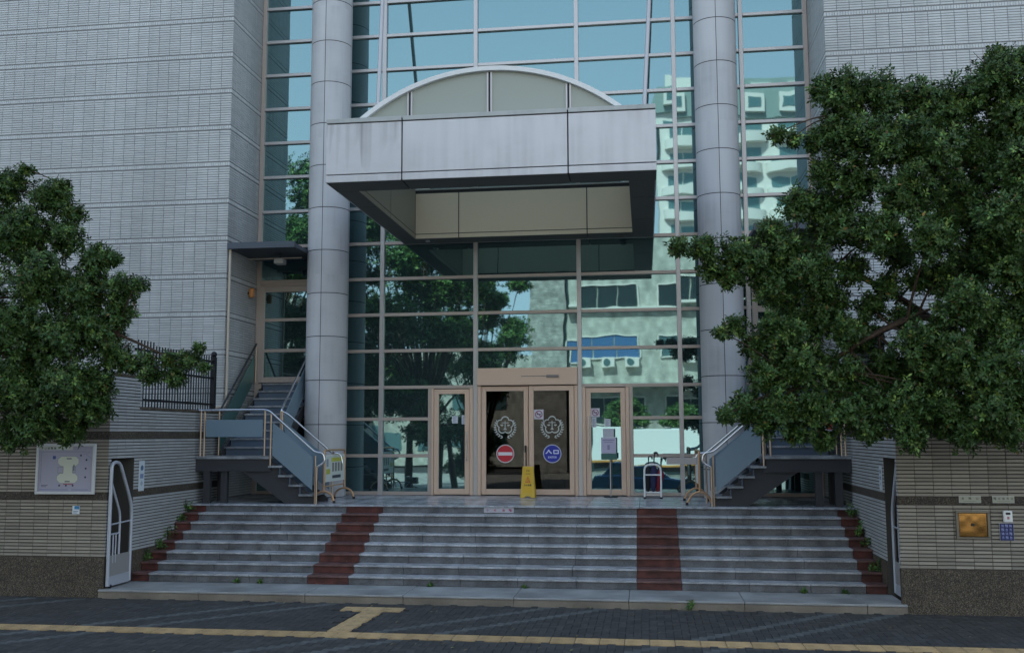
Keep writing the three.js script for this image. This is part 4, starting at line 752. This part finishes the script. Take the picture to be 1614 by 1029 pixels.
// ------------------------------------------------------------------ foliage
function leafMesh(tips, o) { // tips: [pos, dir, size, nLeaves]; each tip carries a rosette of pointed leaves
  let N = 0; for (const t of tips) N += t[3];
  const pos = new Float32Array(N * 12), nor = new Float32Array(N * 12), col = new Float32Array(N * 12), idx = new Uint32Array(N * 6);
  let q = 0; const d = V(), s = V(), n = V(), ax = V(), tmp = V(), e1 = V(), e2 = V();
  for (const [p, dir, L, k] of tips) {
    const tone = .6 + .8 * rnd(), young = rnd() < o.young ? 1 : 0;
    for (let i = 0; i < k; i++) {
      ax.copy(dir).normalize(); const a = i * 2.4 + rnd() * .8;
      e1.set(ax.y, ax.z, ax.x).addScaledVector(ax, -e1.dot(ax)).normalize(); e2.crossVectors(ax, e1); tmp.copy(e1).multiplyScalar(Math.cos(a)).addScaledVector(e2, Math.sin(a)); d.copy(ax).multiplyScalar(.2 + .9 * rnd()).add(tmp); d.y -= .12; d.normalize();
      s.crossVectors(d, ax.lengthSq() > .5 ? V(ax.x + .3 * (rnd() - .5), ax.y + .3 * (rnd() - .5), ax.z) : V(0, 1, 0)).normalize(); n.crossVectors(s, d).normalize();
      const l = L * (.7 + .6 * rnd()), w = l * (.2 + .07 * rnd()), b = p.clone().addScaledVector(ax, -(i / k) * L * 1.1).addScaledVector(d, l * .1);
      const P = [b, b.clone().addScaledVector(d, l * .5).addScaledVector(s, w).addScaledVector(n, l * .05), b.clone().addScaledVector(d, l).addScaledVector(n, -l * .1 * rnd()), b.clone().addScaledVector(d, l * .5).addScaledVector(s, -w).addScaledVector(n, l * .05)];
      const c = tone * (.75 + .5 * rnd()), w2 = .8 + .4 * rnd(), B = young ? o.y : o.c, rgb = rnd() < .008 ? [.13 * c, .085 * c, .03] : [B[0] * c * w2, B[1] * c, B[2] * c * (1.7 - .7 * w2)];
      for (let v = 0; v < 4; v++) { const kk = (q * 4 + v) * 3; pos[kk] = P[v].x; pos[kk + 1] = P[v].y; pos[kk + 2] = P[v].z; const sg = v === 1 ? -.25 : v === 3 ? .25 : 0; nor[kk] = n.x + s.x * sg; nor[kk + 1] = n.y + s.y * sg; nor[kk + 2] = n.z + s.z * sg; col[kk] = rgb[0]; col[kk + 1] = rgb[1]; col[kk + 2] = rgb[2]; }
      idx.set([q * 4, q * 4 + 1, q * 4 + 2, q * 4, q * 4 + 2, q * 4 + 3], q * 6); q++;
    }
  }
  const g = new THREE.BufferGeometry(); g.setAttribute('position', new THREE.BufferAttribute(pos, 3)); g.setAttribute('normal', new THREE.BufferAttribute(nor, 3)); g.setAttribute('color', new THREE.BufferAttribute(col, 3)); g.setIndex(new THREE.BufferAttribute(idx, 1)); g.userData.keepUV = true;
  return g;
}
const leafMat = new THREE.MeshPhysicalMaterial({ vertexColors: true, roughness: .42, side: THREE.DoubleSide, specularIntensity: .55 });
// twig tips through a blob: denser towards its skin, uneven
function blobTips(c, r, n, out, L, k) {
  const ph = rnd() * 9;
  for (let i = 0; i < n; i++) {
    const u = rnd() * 2 - 1, a = rnd() * Math.PI * 2, f = Math.sqrt(1 - u * u), d = V(f * Math.cos(a), u, f * Math.sin(a));
    const lump = .78 + .3 * Math.sin(a * 3 + ph) * Math.cos(u * 4 + ph * 2) + .12 * (rnd() - .5);
    const t = Math.pow(rnd(), .42) * lump;
    out.push([V(c.x + d.x * r.x * t, c.y + d.y * r.y * t, c.z + d.z * r.z * t), V(d.x + rr(-.6, .6), d.y + .35 + rr(-.6, .6), d.z + .1 + rr(-.6, .6)).normalize(), L, k]);
  }
}
function limb(a, b, r0, r1, sag = 0, n = 7) { // tapered curved limb
  const mid = a.clone().add(b).multiplyScalar(.5); mid.y += sag; mid.x += rr(-.08, .08); mid.z += rr(-.08, .08);
  const c = new THREE.QuadraticBezierCurve3(a, mid, b), seg = n, rad = 7, fr = c.computeFrenetFrames(seg), pos = [], nor = [], idx = [];
  for (let i = 0; i <= seg; i++) { const p = c.getPoint(i / seg), r = (r0 + (r1 - r0) * i / seg) * (1 + .12 * (rnd() - .5)); for (let j = 0; j <= rad; j++) { const th = j / rad * Math.PI * 2, nn = fr.normals[i].clone().multiplyScalar(Math.cos(th)).addScaledVector(fr.binormals[i], Math.sin(th)); pos.push(p.x + nn.x * r, p.y + nn.y * r, p.z + nn.z * r); nor.push(nn.x, nn.y, nn.z); } }
  for (let i = 0; i < seg; i++) for (let j = 0; j < rad; j++) { const q = i * (rad + 1) + j; idx.push(q, q + 1, q + rad + 1, q + 1, q + rad + 2, q + rad + 1); }
  const g = new THREE.BufferGeometry(); g.setAttribute('position', new THREE.Float32BufferAttribute(pos, 3)); g.setAttribute('normal', new THREE.Float32BufferAttribute(nor, 3)); g.setIndex(idx); return g;
}
// photo pixel (1614 x 1029) to a point on the plane z = Z: trees are placed by direction, depth from the wall they grow behind
const unpx = (() => {
  camera.updateMatrixWorld(); const R0 = V(1, 0, 0).applyQuaternion(camera.quaternion), U0 = V(0, 1, 0).applyQuaternion(camera.quaternion), F0 = V(0, 0, -1).applyQuaternion(camera.quaternion);
  return (x, y, Z) => { const d = F0.clone().addScaledVector(R0, (x - 807) / 1540).addScaledVector(U0, (514.5 - y) / 1540); return camera.position.clone().addScaledVector(d, (Z - camera.position.z) / d.z); };
})();
function frontTree(name, label, base, knots, blobs, dens, opt) {
  const o = thing(name, label, 'tree', [base.x, 0, base.z]);
  const bark = [], tips = [], nodes = [];
  knots.forEach(([a, b, r0, r1, sag]) => { bark.push(limb(a, b, r0, r1, sag || 0, 10)); for (let i = 1; i <= 8; i++) nodes.push([a.clone().lerp(b, i / 8), r0 + (r1 - r0) * i / 8]); });
  part(o, 'trunk', [limb(base, knots[0][0], opt.r, knots[0][2], .1, 12)], M.bark);
  const twigs = [];
  for (const [px, py, pr, dz] of blobs) {
    const Z = 6.95 + (dz || 0), c = unpx(px, py, Z), r = pr / (1540 / (20.3 - Z));
    let best = null, bd = 1e9; for (const nd of nodes) { const d = nd[0].distanceTo(c) + (nd[0].y > c.y + .6 ? .6 : 0); if (d < bd) { bd = d; best = nd; } }
    bark.push(limb(best[0], c, Math.min(best[1] * .55, .012 + .014 * bd), .008, .12 * bd, 6));
    for (let k = 0; k < 5; k++) { const e = V(c.x + rr(-1, 1) * r, c.y + rr(-.8, 1) * r, c.z + rr(-1, 1) * r); twigs.push(limb(c, e, .009, .003, .03, 3)); }
    blobTips(c, V(r * 1.16, r * 1.12, Math.max(.25, r * 1.25)), Math.round(dens * r * r * 100), tips, .058, 7);
  }
  part(o, 'branches', bark, M.bark); part(o, 'twigs', twigs, M.bark);
  part(o, 'crown', leafMesh(tips, opt.leaf), leafMat);
}
const LEAF = { c: [.047, .092, .022], y: [.125, .20, .045], young: .09 };
{ // right-hand tree
  const B = [[1330,150,45],[1390,150,42],[1450,165,45],[1510,165,45],[1570,125,45,.2],[1610,170,60],[1300,140,26],[1575,90,22],[1610,95,24],
    [1310,205,28],[1225,212,15,.3],[1252,218,15,.3],[1285,222,24,.2],[1340,215,45],[1400,220,50,.3],[1470,230,55,.3],[1550,240,60,-.3],[1610,260,50,.4],
    [1300,270,28],[1350,285,42],[1430,300,50,.2],[1510,320,60,-.4],[1590,340,60,.4],[1262,322,34],[1320,350,50,-.2],[1390,365,45,.3],[1470,375,42,.5],[1540,400,50,-.6],[1600,415,50,.3],
    [1215,365,26],[1160,400,34],[1110,392,26,.2],[1068,388,19,.3],[1192,418,36],[1240,400,45,-.2],[1122,425,22],[1150,438,22],[1220,455,32],[1280,430,45],[1345,425,28,-.3],[1400,450,26,-.3],[1452,440,24,-.5],[1372,482,26,-.4],[1425,500,24,-.5],[1485,432,28,-.4],[1310,470,34,-.5],[1360,530,30,-.6],[1440,590,34,-.5],[1300,320,30,-.4],[1240,480,26,-.5],[1420,400,30,-.5],[1500,440,34,-.6],[1250,560,30,-.5],[1380,620,34,-.5],
    [1160,515,20,.2],[1138,525,13,.3],[1190,545,24],[1230,525,42],[1290,505,40,-.3],[1335,520,30],[1208,590,32],[1265,580,46],[1330,590,40,-.2],[1395,575,34,-.4],[1452,540,40,.3],[1525,480,50,.4],[1590,500,55],[1500,560,55,.2],[1570,580,60,.3],
    [1178,642,30],[1145,655,16,.2],[1228,645,40],[1290,648,42],[1350,650,42],[1420,640,48,.1],[1490,640,52],[1560,650,52,.3],[1610,640,50],[1205,672,20],[1255,685,20],[1300,695,18],[1370,678,24],[1440,688,26,.2],[1520,680,28,.1],[1590,682,28],
    [1680,200,70],[1690,330,80],[1680,470,80],[1690,600,80],[1760,260,90],[1770,420,100],[1760,570,90]];
  const base = V(4.9, 0, 4.7), f = V(4.75, 3.7, 5.3);
  const K = [[f, V(4.5, 5.6, 6.5), .11, .06, .1], [f, V(3.5, 4.0, 6.7), .065, .04, .35], [V(3.5, 4.0, 6.7), V(2.0, 3.1, 6.9), .05, .02, .2], [f, V(2.3, 4.9, 6.7), .07, .025, .3], [V(2.3, 4.9, 6.7), V(.7, 5.0, 7.0), .025, .01, .1], [V(4.5, 5.6, 6.5), V(2.7, 6.8, 6.9), .055, .02, .2], [V(4.5, 5.6, 6.5), V(5.2, 7.4, 6.8), .055, .02, .1], [f, V(6.6, 5.4, 6.3), .08, .03, .3]];
  frontTree('ficus_tree', 'dense dark green tree spreading over the wall with the brass plate', base, K, B, 46, { r: .16, leaf: LEAF });
}
{ // left-hand tree
  const B = [[10,295,38],[42,268,11,.2],[25,285,16,.2],[80,310,36],[98,293,15],[30,370,60],[100,370,36],[115,335,20],[150,408,32],[176,408,16],[60,440,60,.2],[130,460,52],[190,455,32],[218,447,14,.2],[20,520,60,.3],[90,530,60,.2],[155,520,46],[190,492,26],[178,560,30],[30,600,60,.2],[100,610,56,.3],[150,600,36],[140,648,34],[60,668,42,.2],[110,680,28],[20,680,38],[160,640,18],[205,575,20],[238,588,22],[276,594,20],[268,566,17],[298,568,18],[312,548,10],[322,578,10],[232,566,13],
    [-60,350,80],[-60,480,80],[-60,610,80],[-160,420,100],[-160,560,100]];
  const base = V(-10.3, 0, 4.7), f = V(-9.9, 3.4, 5.6);
  const K = [[f, V(-9.2, 5.0, 6.8), .1, .04, .1], [f, V(-8.3, 4.2, 6.9), .07, .03, .2], [V(-8.3, 4.2, 6.9), V(-6.6, 3.5, 7.0), .03, .012, .05], [V(-9.2, 5.0, 6.8), V(-8.6, 6.2, 6.9), .04, .015, .1], [f, V(-9.0, 3.0, 6.9), .06, .02, .2], [f, V(-11.6, 5.2, 6.6), .07, .03, .2]];
  frontTree('ficus_tree', 'dense dark green tree overhanging the wall with the map board', base, K, B, 46, { r: .15, leaf: LEAF });
}
// weeds along the ends of the steps and the kerb
{
  const weed = (x, y, z, r, lab) => {
    const o = thing('weed', lab, 'weed', [x, y, z], 'weeds in the joints of the steps'), tips = [], st = [];
    const n = Math.max(4, Math.round(r * 60));
    for (let i = 0; i < n; i++) { const a = rnd() * 6.28, q = r * Math.sqrt(rnd()) * .8, e = V(x + Math.cos(a) * q, y + r * rr(.4, 1.5), z + Math.sin(a) * q); st.push(rod(V(x + Math.cos(a) * q * .3, y, z + Math.sin(a) * q * .3), e, .0025, 4)); tips.push([e, V(Math.cos(a) * .6, 1, Math.sin(a) * .6), .055, 6]); tips.push([e.clone().setY(y + (e.y - y) * .6), V(Math.cos(a), .5, Math.sin(a)), .05, 5]); }
    part(o, 'stems', st, std([.06, .09, .03], .9)); part(o, 'foliage', leafMesh(tips, { c: [.06, .13, .03], y: [.1, .19, .04], young: .2 }), leafMat);
  };
  const ORD = ['top', 'first', 'second', 'third', 'fourth', 'fifth', 'sixth', 'seventh'];
  const zs = i => STEPZ + TREAD * i - .05, ys = i => LAND - RISE * i;
  for (const [i, r] of [[1, .14], [2, .1], [3.5, .15], [4.6, .12], [6, .13]]) weed(XL + .07, ys(Math.ceil(i)), zs(i) - .05, r, `small green weed on the ${ORD[Math.ceil(i)]} step down, against the map board wall`);
  for (const [i, r] of [[1, .15], [2.4, .16], [4, .12], [6, .13]]) weed(XR - .07, ys(Math.ceil(i)), zs(i) - .05, r, `small green weed on the ${ORD[Math.ceil(i)]} step down, against the brass plate wall`);
  weed(.6, 0, PLATF + .05, .09, 'single green weed growing at the kerb below the steps');
  for (const [x, r] of [[-6.6, .03], [-6.2, .04], [-3.4, .035], [-1.9, .03], [2.3, .04], [2.9, .05]]) weed(x, .12, STEPZ + TREAD * 7 + .03, r, 'tiny tuft of weed growing along the foot of the bottom step');
}

{ // fallen leaves on the pavement and steps
  const tips = [];
  for (let i = 0; i < 150; i++) { const x = rr(-11, 6.5), z = rnd() < .35 ? PLATF + .03 + .25 * rnd() * rnd() : rr(PLATF, 10), y = .006; tips.push([V(x, y, z), V(.2 * (rnd() - .5), 1, .2 * (rnd() - .5)), .05, 1]); }
  for (let i = 0; i < 60; i++) { const k = 1 + Math.floor(rnd() * 8); tips.push([V(rr(XL + .1, XR - .1), LAND - RISE * k + .006, STEPZ + TREAD * (k - 1) + rr(.04, .2)), V(0, 1, .1), .045, 1]); }
  const m = solo('fallen_leaves', 'scattered small fallen leaves on the pavement and steps', 'leaves', leafMesh(tips, { c: [.16, .12, .05], y: [.22, .2, .06], young: .4 }), leafMat); m.userData.kind = 'stuff';
}

// ------------------------------------------------------------------ across the street (seen in the glass)
{
  // grey three-storey block with stone pier, windows and air conditioners
  const Z = 45, o = thing('street_block', 'grey rendered block across the street mirrored in the glass front', 'building', [2, 0, Z]);
  part(o, 'wall', [box(-5.1, 26, 0, 15.5, Z, Z + 14)], M.plasterGrey);
  part(o, 'stone_pier', box(-7.5, -5.1, 0, 16, Z - .25, Z + 12), M.stoneWall);
  part(o, 'gap', box(-5.08, -4.9, 0, 15, Z - .06, Z - .003), M.winDark);
  const win = (x0, x1, y0, y1, mt) => { const w = part(o, 'window', [box(x0, x1, y0 - .08, y0, Z - .12, Z - .002), box(x0, x1, y1, y1 + .08, Z - .12, Z - .002), box(x0 - .08, x0, y0, y1, Z - .12, Z - .002), box(x1, x1 + .08, y0, y1, Z - .12, Z - .002)], M.cream); const n = Math.max(1, Math.round((x1 - x0) / 1.5)); for (let i = 0; i < n; i++) part(w, 'pane', box(x0 + (x1 - x0) * i / n + .04, x0 + (x1 - x0) * (i + 1) / n - .04, y0, y1, Z - .05, Z - .002), mt); };
  for (const [x0, x1] of [[-4.2, -.2], [1.2, 4.4], [6, 10], [12, 16], [18, 22]]) { win(x0, x1, 11.2, 12.7, M.winDark); win(x0 < -4 ? -4.85 : x0, x1, 7.5, 8.85, x0 < 1 ? M.winBlue : M.winTeal); win(x0, x1, 3.2, 4.9, M.winDark); }
  part(o, 'ledge', [box(-4.88, 26, 10.95, 11.12, Z - .6, Z - .002)], M.cream); part(o, 'ledge', [box(-4.88, 26, 5.5, 5.75, Z - 1.4, Z - .002)], M.plasterGrey);
  for (const x of [-3.9, -2.3, -.7, 3, 7.5, 13]) { const a = part(o, 'air_conditioner', rbox(x - .45, x + .45, 6.85, 7.5, Z - .45, Z - .05, .03), M.cream); part(a, 'fan', (() => { const g = new THREE.CylinderGeometry(.24, .24, .02, 20); g.rotateX(Math.PI / 2); g.translate(x - .1, 7.17, Z - .462); return g; })(), M.winTeal); }
  part(o, 'shopfront', [box(-4.5, 25, .1, 3.0, Z - .04, Z - .002)], M.winDark);
  // pale apartment tower with curved balconies
  const zt = 95, t = thing('apartment_tower', 'tall cream apartment tower with green mansard roof mirrored in the glass front', 'building', [14, 0, zt]);
  part(t, 'wall', [box(1.6, 27, 0, 40.2, zt, zt + 16)], M.cream);
  part(t, 'mansard_roof', prism([[1.2, 40.2], [27.4, 40.2], [26.6, 43.9], [2, 43.9]], 'z', zt - .4, zt + 16), M.mansard);
  part(t, 'roof_house', [box(3, 9, 43.9, 46.2, zt + 2, zt + 9)], M.cream); part(t, 'antenna', rod(V(4.2, 46.2, zt + 4), V(4.2, 49.5, zt + 4), .08), M.cream);
  for (const x of [4, 9.5, 13.5, 17.6, 22.5]) { const d = part(t, 'dormer', box(x - 1.1, x + 1.1, 40.9, 43.2, zt - .9, zt + 1), M.cream); part(d, 'pane', box(x - .7, x + .7, 41.4, 42.7, zt - .95, zt - .902), M.winTeal); }
  for (let f = 0; f < 12; f++) {
    const y = 37 - f * 3.2;
    for (const cx of [5, 12, 18.2, 24.2]) {
      const bal = part(t, 'balcony', (() => { const g = new THREE.CylinderGeometry(2.9, 2.9, 1.15, 28, 1, false, Math.PI / 2, Math.PI); g.scale(1, 1, .45); g.translate(cx, y + .3, zt - .003); return g; })(), M.cream);
      const w = part(t, 'window', box(cx - 2.2, cx + 2.2, y + .95, y + 2.35, zt - .06, zt - .002), M.winTeal); part(w, 'glazing_bar', [box(cx - .05, cx + .05, y + .95, y + 2.35, zt - .12, zt - .061)], M.cream);
    }
  }
  // low pale buildings farther along
  const far = (x0, x1, h, z, lab, mt) => { const b = thing('far_building', lab, 'building', [(x0 + x1) / 2, 0, z]); part(b, 'wall', box(x0, x1, 0, h, z, z + 12), mt); for (let x = x0 + 1; x < x1 - 2; x += 3.2) for (let y = 1.5; y < h - 2; y += 3.3) part(b, 'window', box(x, x + 1.8, y, y + 1.5, z - .05, z - .002), M.winTeal); };
  far(-24, -7.8, 9.5, 62, 'low grey building beyond the street trees, left of the stone pier in the mirror', M.plasterGrey);
  far(-48, -26, 13, 50, 'pale grey building far along the opposite side of the street', M.plasterGrey);
  // white box truck on the far side
  const k = thing('box_truck', 'white box truck parked across the street mirrored in the low glass', 'truck', [1, 0, 37]);
  part(k, 'box_body', rbox(-3.2, 3.6, .95, 2.95, 36, 38.2, .05), M.white); part(k, 'chassis', box(-3.1, 5.2, .55, .95, 36.3, 37.9), M.black); part(k, 'skirt', box(-3.2, 3.6, .88, .99, 35.98, 36.02), std([.55, .25, .05], .5));
  const cab = part(k, 'cab', prism([[3.75, .6], [5.55, .6], [5.55, 1.5], [5.2, 2.35], [3.75, 2.4]], 'z', 36.1, 38.1, .03), M.white); part(cab, 'window', prism([[4.1, 1.5], [5.35, 1.5], [5.1, 2.2], [4.1, 2.25]], 'z', 36.05, 36.069), M.winDark);
  for (const x of [-1.9, 4.6]) for (const z of [36.2, 37.9]) part(k, 'wheel', (() => { const g = new THREE.CylinderGeometry(.45, .45, .26, 22); g.rotateX(Math.PI / 2); g.translate(x, .45, z); return g; })(), M.rubber);
  // blue car on the road
  const c = thing('blue_car', 'blue hatchback on the road mirrored in the low glass', 'car', [-.2, -.12, 19.6]), cb = std([.03, .14, .28], .25, { metalness: .3 });
  const ox = -.2, oz = 19.6, by = -.12;
  part(c, 'body', prism([[-1.95, .28], [1.95, .28], [2.02, .6], [1.9, .82], [1.0, .95], [-1.0, .98], [-1.85, .92], [-2.02, .6]].map(p => [p[0] + ox, p[1] + by]), 'z', oz - .82, oz + .82, .05), cb);
  const cab2 = part(c, 'cabin', prism([[-1.6, .93], [1.15, .93], [.45, 1.42], [-1.15, 1.45]].map(p => [p[0] + ox, p[1] + by]), 'z', oz - .72, oz + .72, .04), cb);
  for (const sz of [-1, 1]) { part(cab2, 'side_window', prism([[-1.4, .98], [-.35, .98], [-.35, 1.38], [-1.08, 1.38]].map(p => [p[0] + ox, p[1] + by]), 'z', oz + sz * .765 - .006, oz + sz * .765 + .006), M.winTeal); part(cab2, 'side_window', prism([[-.28, .98], [.95, .98], [.4, 1.37], [-.28, 1.38]].map(p => [p[0] + ox, p[1] + by]), 'z', oz + sz * .765 - .006, oz + sz * .765 + .006), M.winTeal); }
  for (const x of [-1.25, 1.25]) for (const z of [-.72, .72]) { const w = part(c, 'wheel', (() => { const g = new THREE.CylinderGeometry(.31, .31, .22, 24); g.rotateX(Math.PI / 2); g.translate(ox + x, by + .31, oz + z * 1.06); return g; })(), M.rubber); part(w, 'rim', (() => { const g = new THREE.CylinderGeometry(.19, .19, .226, 18); g.rotateX(Math.PI / 2); g.translate(ox + x, by + .31, oz + z * 1.06); return g; })(), M.stainless); }
  for (const z of [-.55, .55]) part(c, 'headlight', rbox(ox + 1.95, ox + 2.08, by + .6, by + .75, oz + z - .16, oz + z + .16, .02), M.white);
  // street trees
  const streetTree = (name, label, x, z, y0, y1, rx, n, trunks, L, leaf, nb = 26, full = 0) => {
    const o2 = thing(name, label, 'tree', [x, -.1, z]), tips = [], bark = [], tk = [];
    trunks.forEach(([dx, dz, r]) => tk.push(limb(V(x + dx, -.15, z + dz), V(x + dx * .8 + rr(-.2, .2), y0 + 1.2, z + dz * .8), r, r * .6, .1, 8)));
    for (let i = 0; i < nb; i++) { const h = rnd(), a = rnd() * 6.28, q = Math.sqrt(rnd()) * rx * Math.max(full, Math.sin(Math.PI * (.12 + .8 * h))), c2 = V(x + Math.cos(a) * q, y0 + .8 + (y1 - y0 - 1.4) * h, z + Math.sin(a) * q * .8), s = rr(.55, 1.05) * rx * .36; blobTips(c2, V(s * 1.2, s * .8, s * 1.1), n, tips, L, 7); bark.push(limb(V(x, y0 + 1, z), c2, .07, .015, .3, 5)); }
    part(o2, 'trunk', tk, M.bark); part(o2, 'branches', bark, M.bark); part(o2, 'crown', leafMesh(tips, leaf), leafMat);
  };
  const SL = { c: [.075, .16, .04], y: [.12, .22, .05], young: .2 };
  streetTree('street_tree', 'big shaded street tree with three trunks mirrored in the glass front', -9.3, 20.3, 1.7, 13.6, 3.7, 300, [[.6, 0, .17], [1.25, .3, .14], [1.9, -.2, .15], [-.8, .2, .2]], .14, SL, 64, .82);
  streetTree('street_tree', 'sunlit street tree in front of the stone pier mirrored above the doors', -8.1, 27.5, .2, 10.8, 2.8, 330, [[0, 0, .2]], .13, SL, 40, .75);
  streetTree('street_tree', 'tall street tree mirrored in the narrow glass strip by the side stair', -15.5, 18.6, 2, 15, 3.6, 300, [[0, 0, .24]], .14, SL, 52, .85);
  streetTree('street_tree', 'small bright tree behind the white truck mirrored in the low glass', -1.4, 41, 2.2, 5.2, 1.5, 200, [[0, 0, .09]], .1, SL);
  streetTree('street_tree', 'small leafy tree behind the cab of the white truck', 2.2, 41, 2.2, 5.0, 1.4, 200, [[0, 0, .09]], .1, SL);
  // bicycles by the shaded tree
  const bike = (x, z, lab) => {
    const b = thing('bicycle', lab, 'bicycle', [x, 0, z], 'bicycles parked under the street tree'), y = .33;
    for (const dx of [-.52, .52]) { const w = part(b, 'wheel', (() => { const g = new THREE.TorusGeometry(.32, .02, 8, 28); g.translate(x + dx, y, z); return g; })(), M.rubber); part(w, 'spokes', [0, .52, 1.05, 1.57, 2.09, 2.62].map(a => rod(V(x + dx - .31 * Math.cos(a), y - .31 * Math.sin(a), z), V(x + dx + .31 * Math.cos(a), y + .31 * Math.sin(a), z), .003, 4)), M.stainless); }
    part(b, 'frame', [rod(V(x - .52, y, z), V(x - .05, y, z), .015), rod(V(x - .05, y, z), V(x + .4, .82, z), .018), rod(V(x - .05, y, z), V(x - .2, .86, z), .016), rod(V(x - .18, .78, z), V(x + .38, .8, z), .018), rod(V(x - .52, y, z), V(x - .18, .78, z), .012), rod(V(x + .52, y, z), V(x + .38, .98, z), .015)], M.steelBlue);
    part(b, 'saddle', rbox(x - .34, x - .08, .86, .92, z - .07, z + .07, .025), M.black); part(b, 'handlebar', pipe([V(x + .3, 1.0, z - .27), V(x + .38, 1.0, z - .05), V(x + .38, 1.0, z + .05), V(x + .3, 1.0, z + .27)], .013, .05), M.stainless);
    if (lab.includes('basket')) part(b, 'basket', rbox(x + .42, x + .68, .75, .98, z - .16, z + .16, .02), M.steelDark);
  };
  bike(-10.6, 14.4, 'bicycle with dark front basket parked under the shaded street tree'); bike(-9.0, 14.7, 'bicycle without basket parked under the shaded street tree');
}
renderer.render(scene, camera);
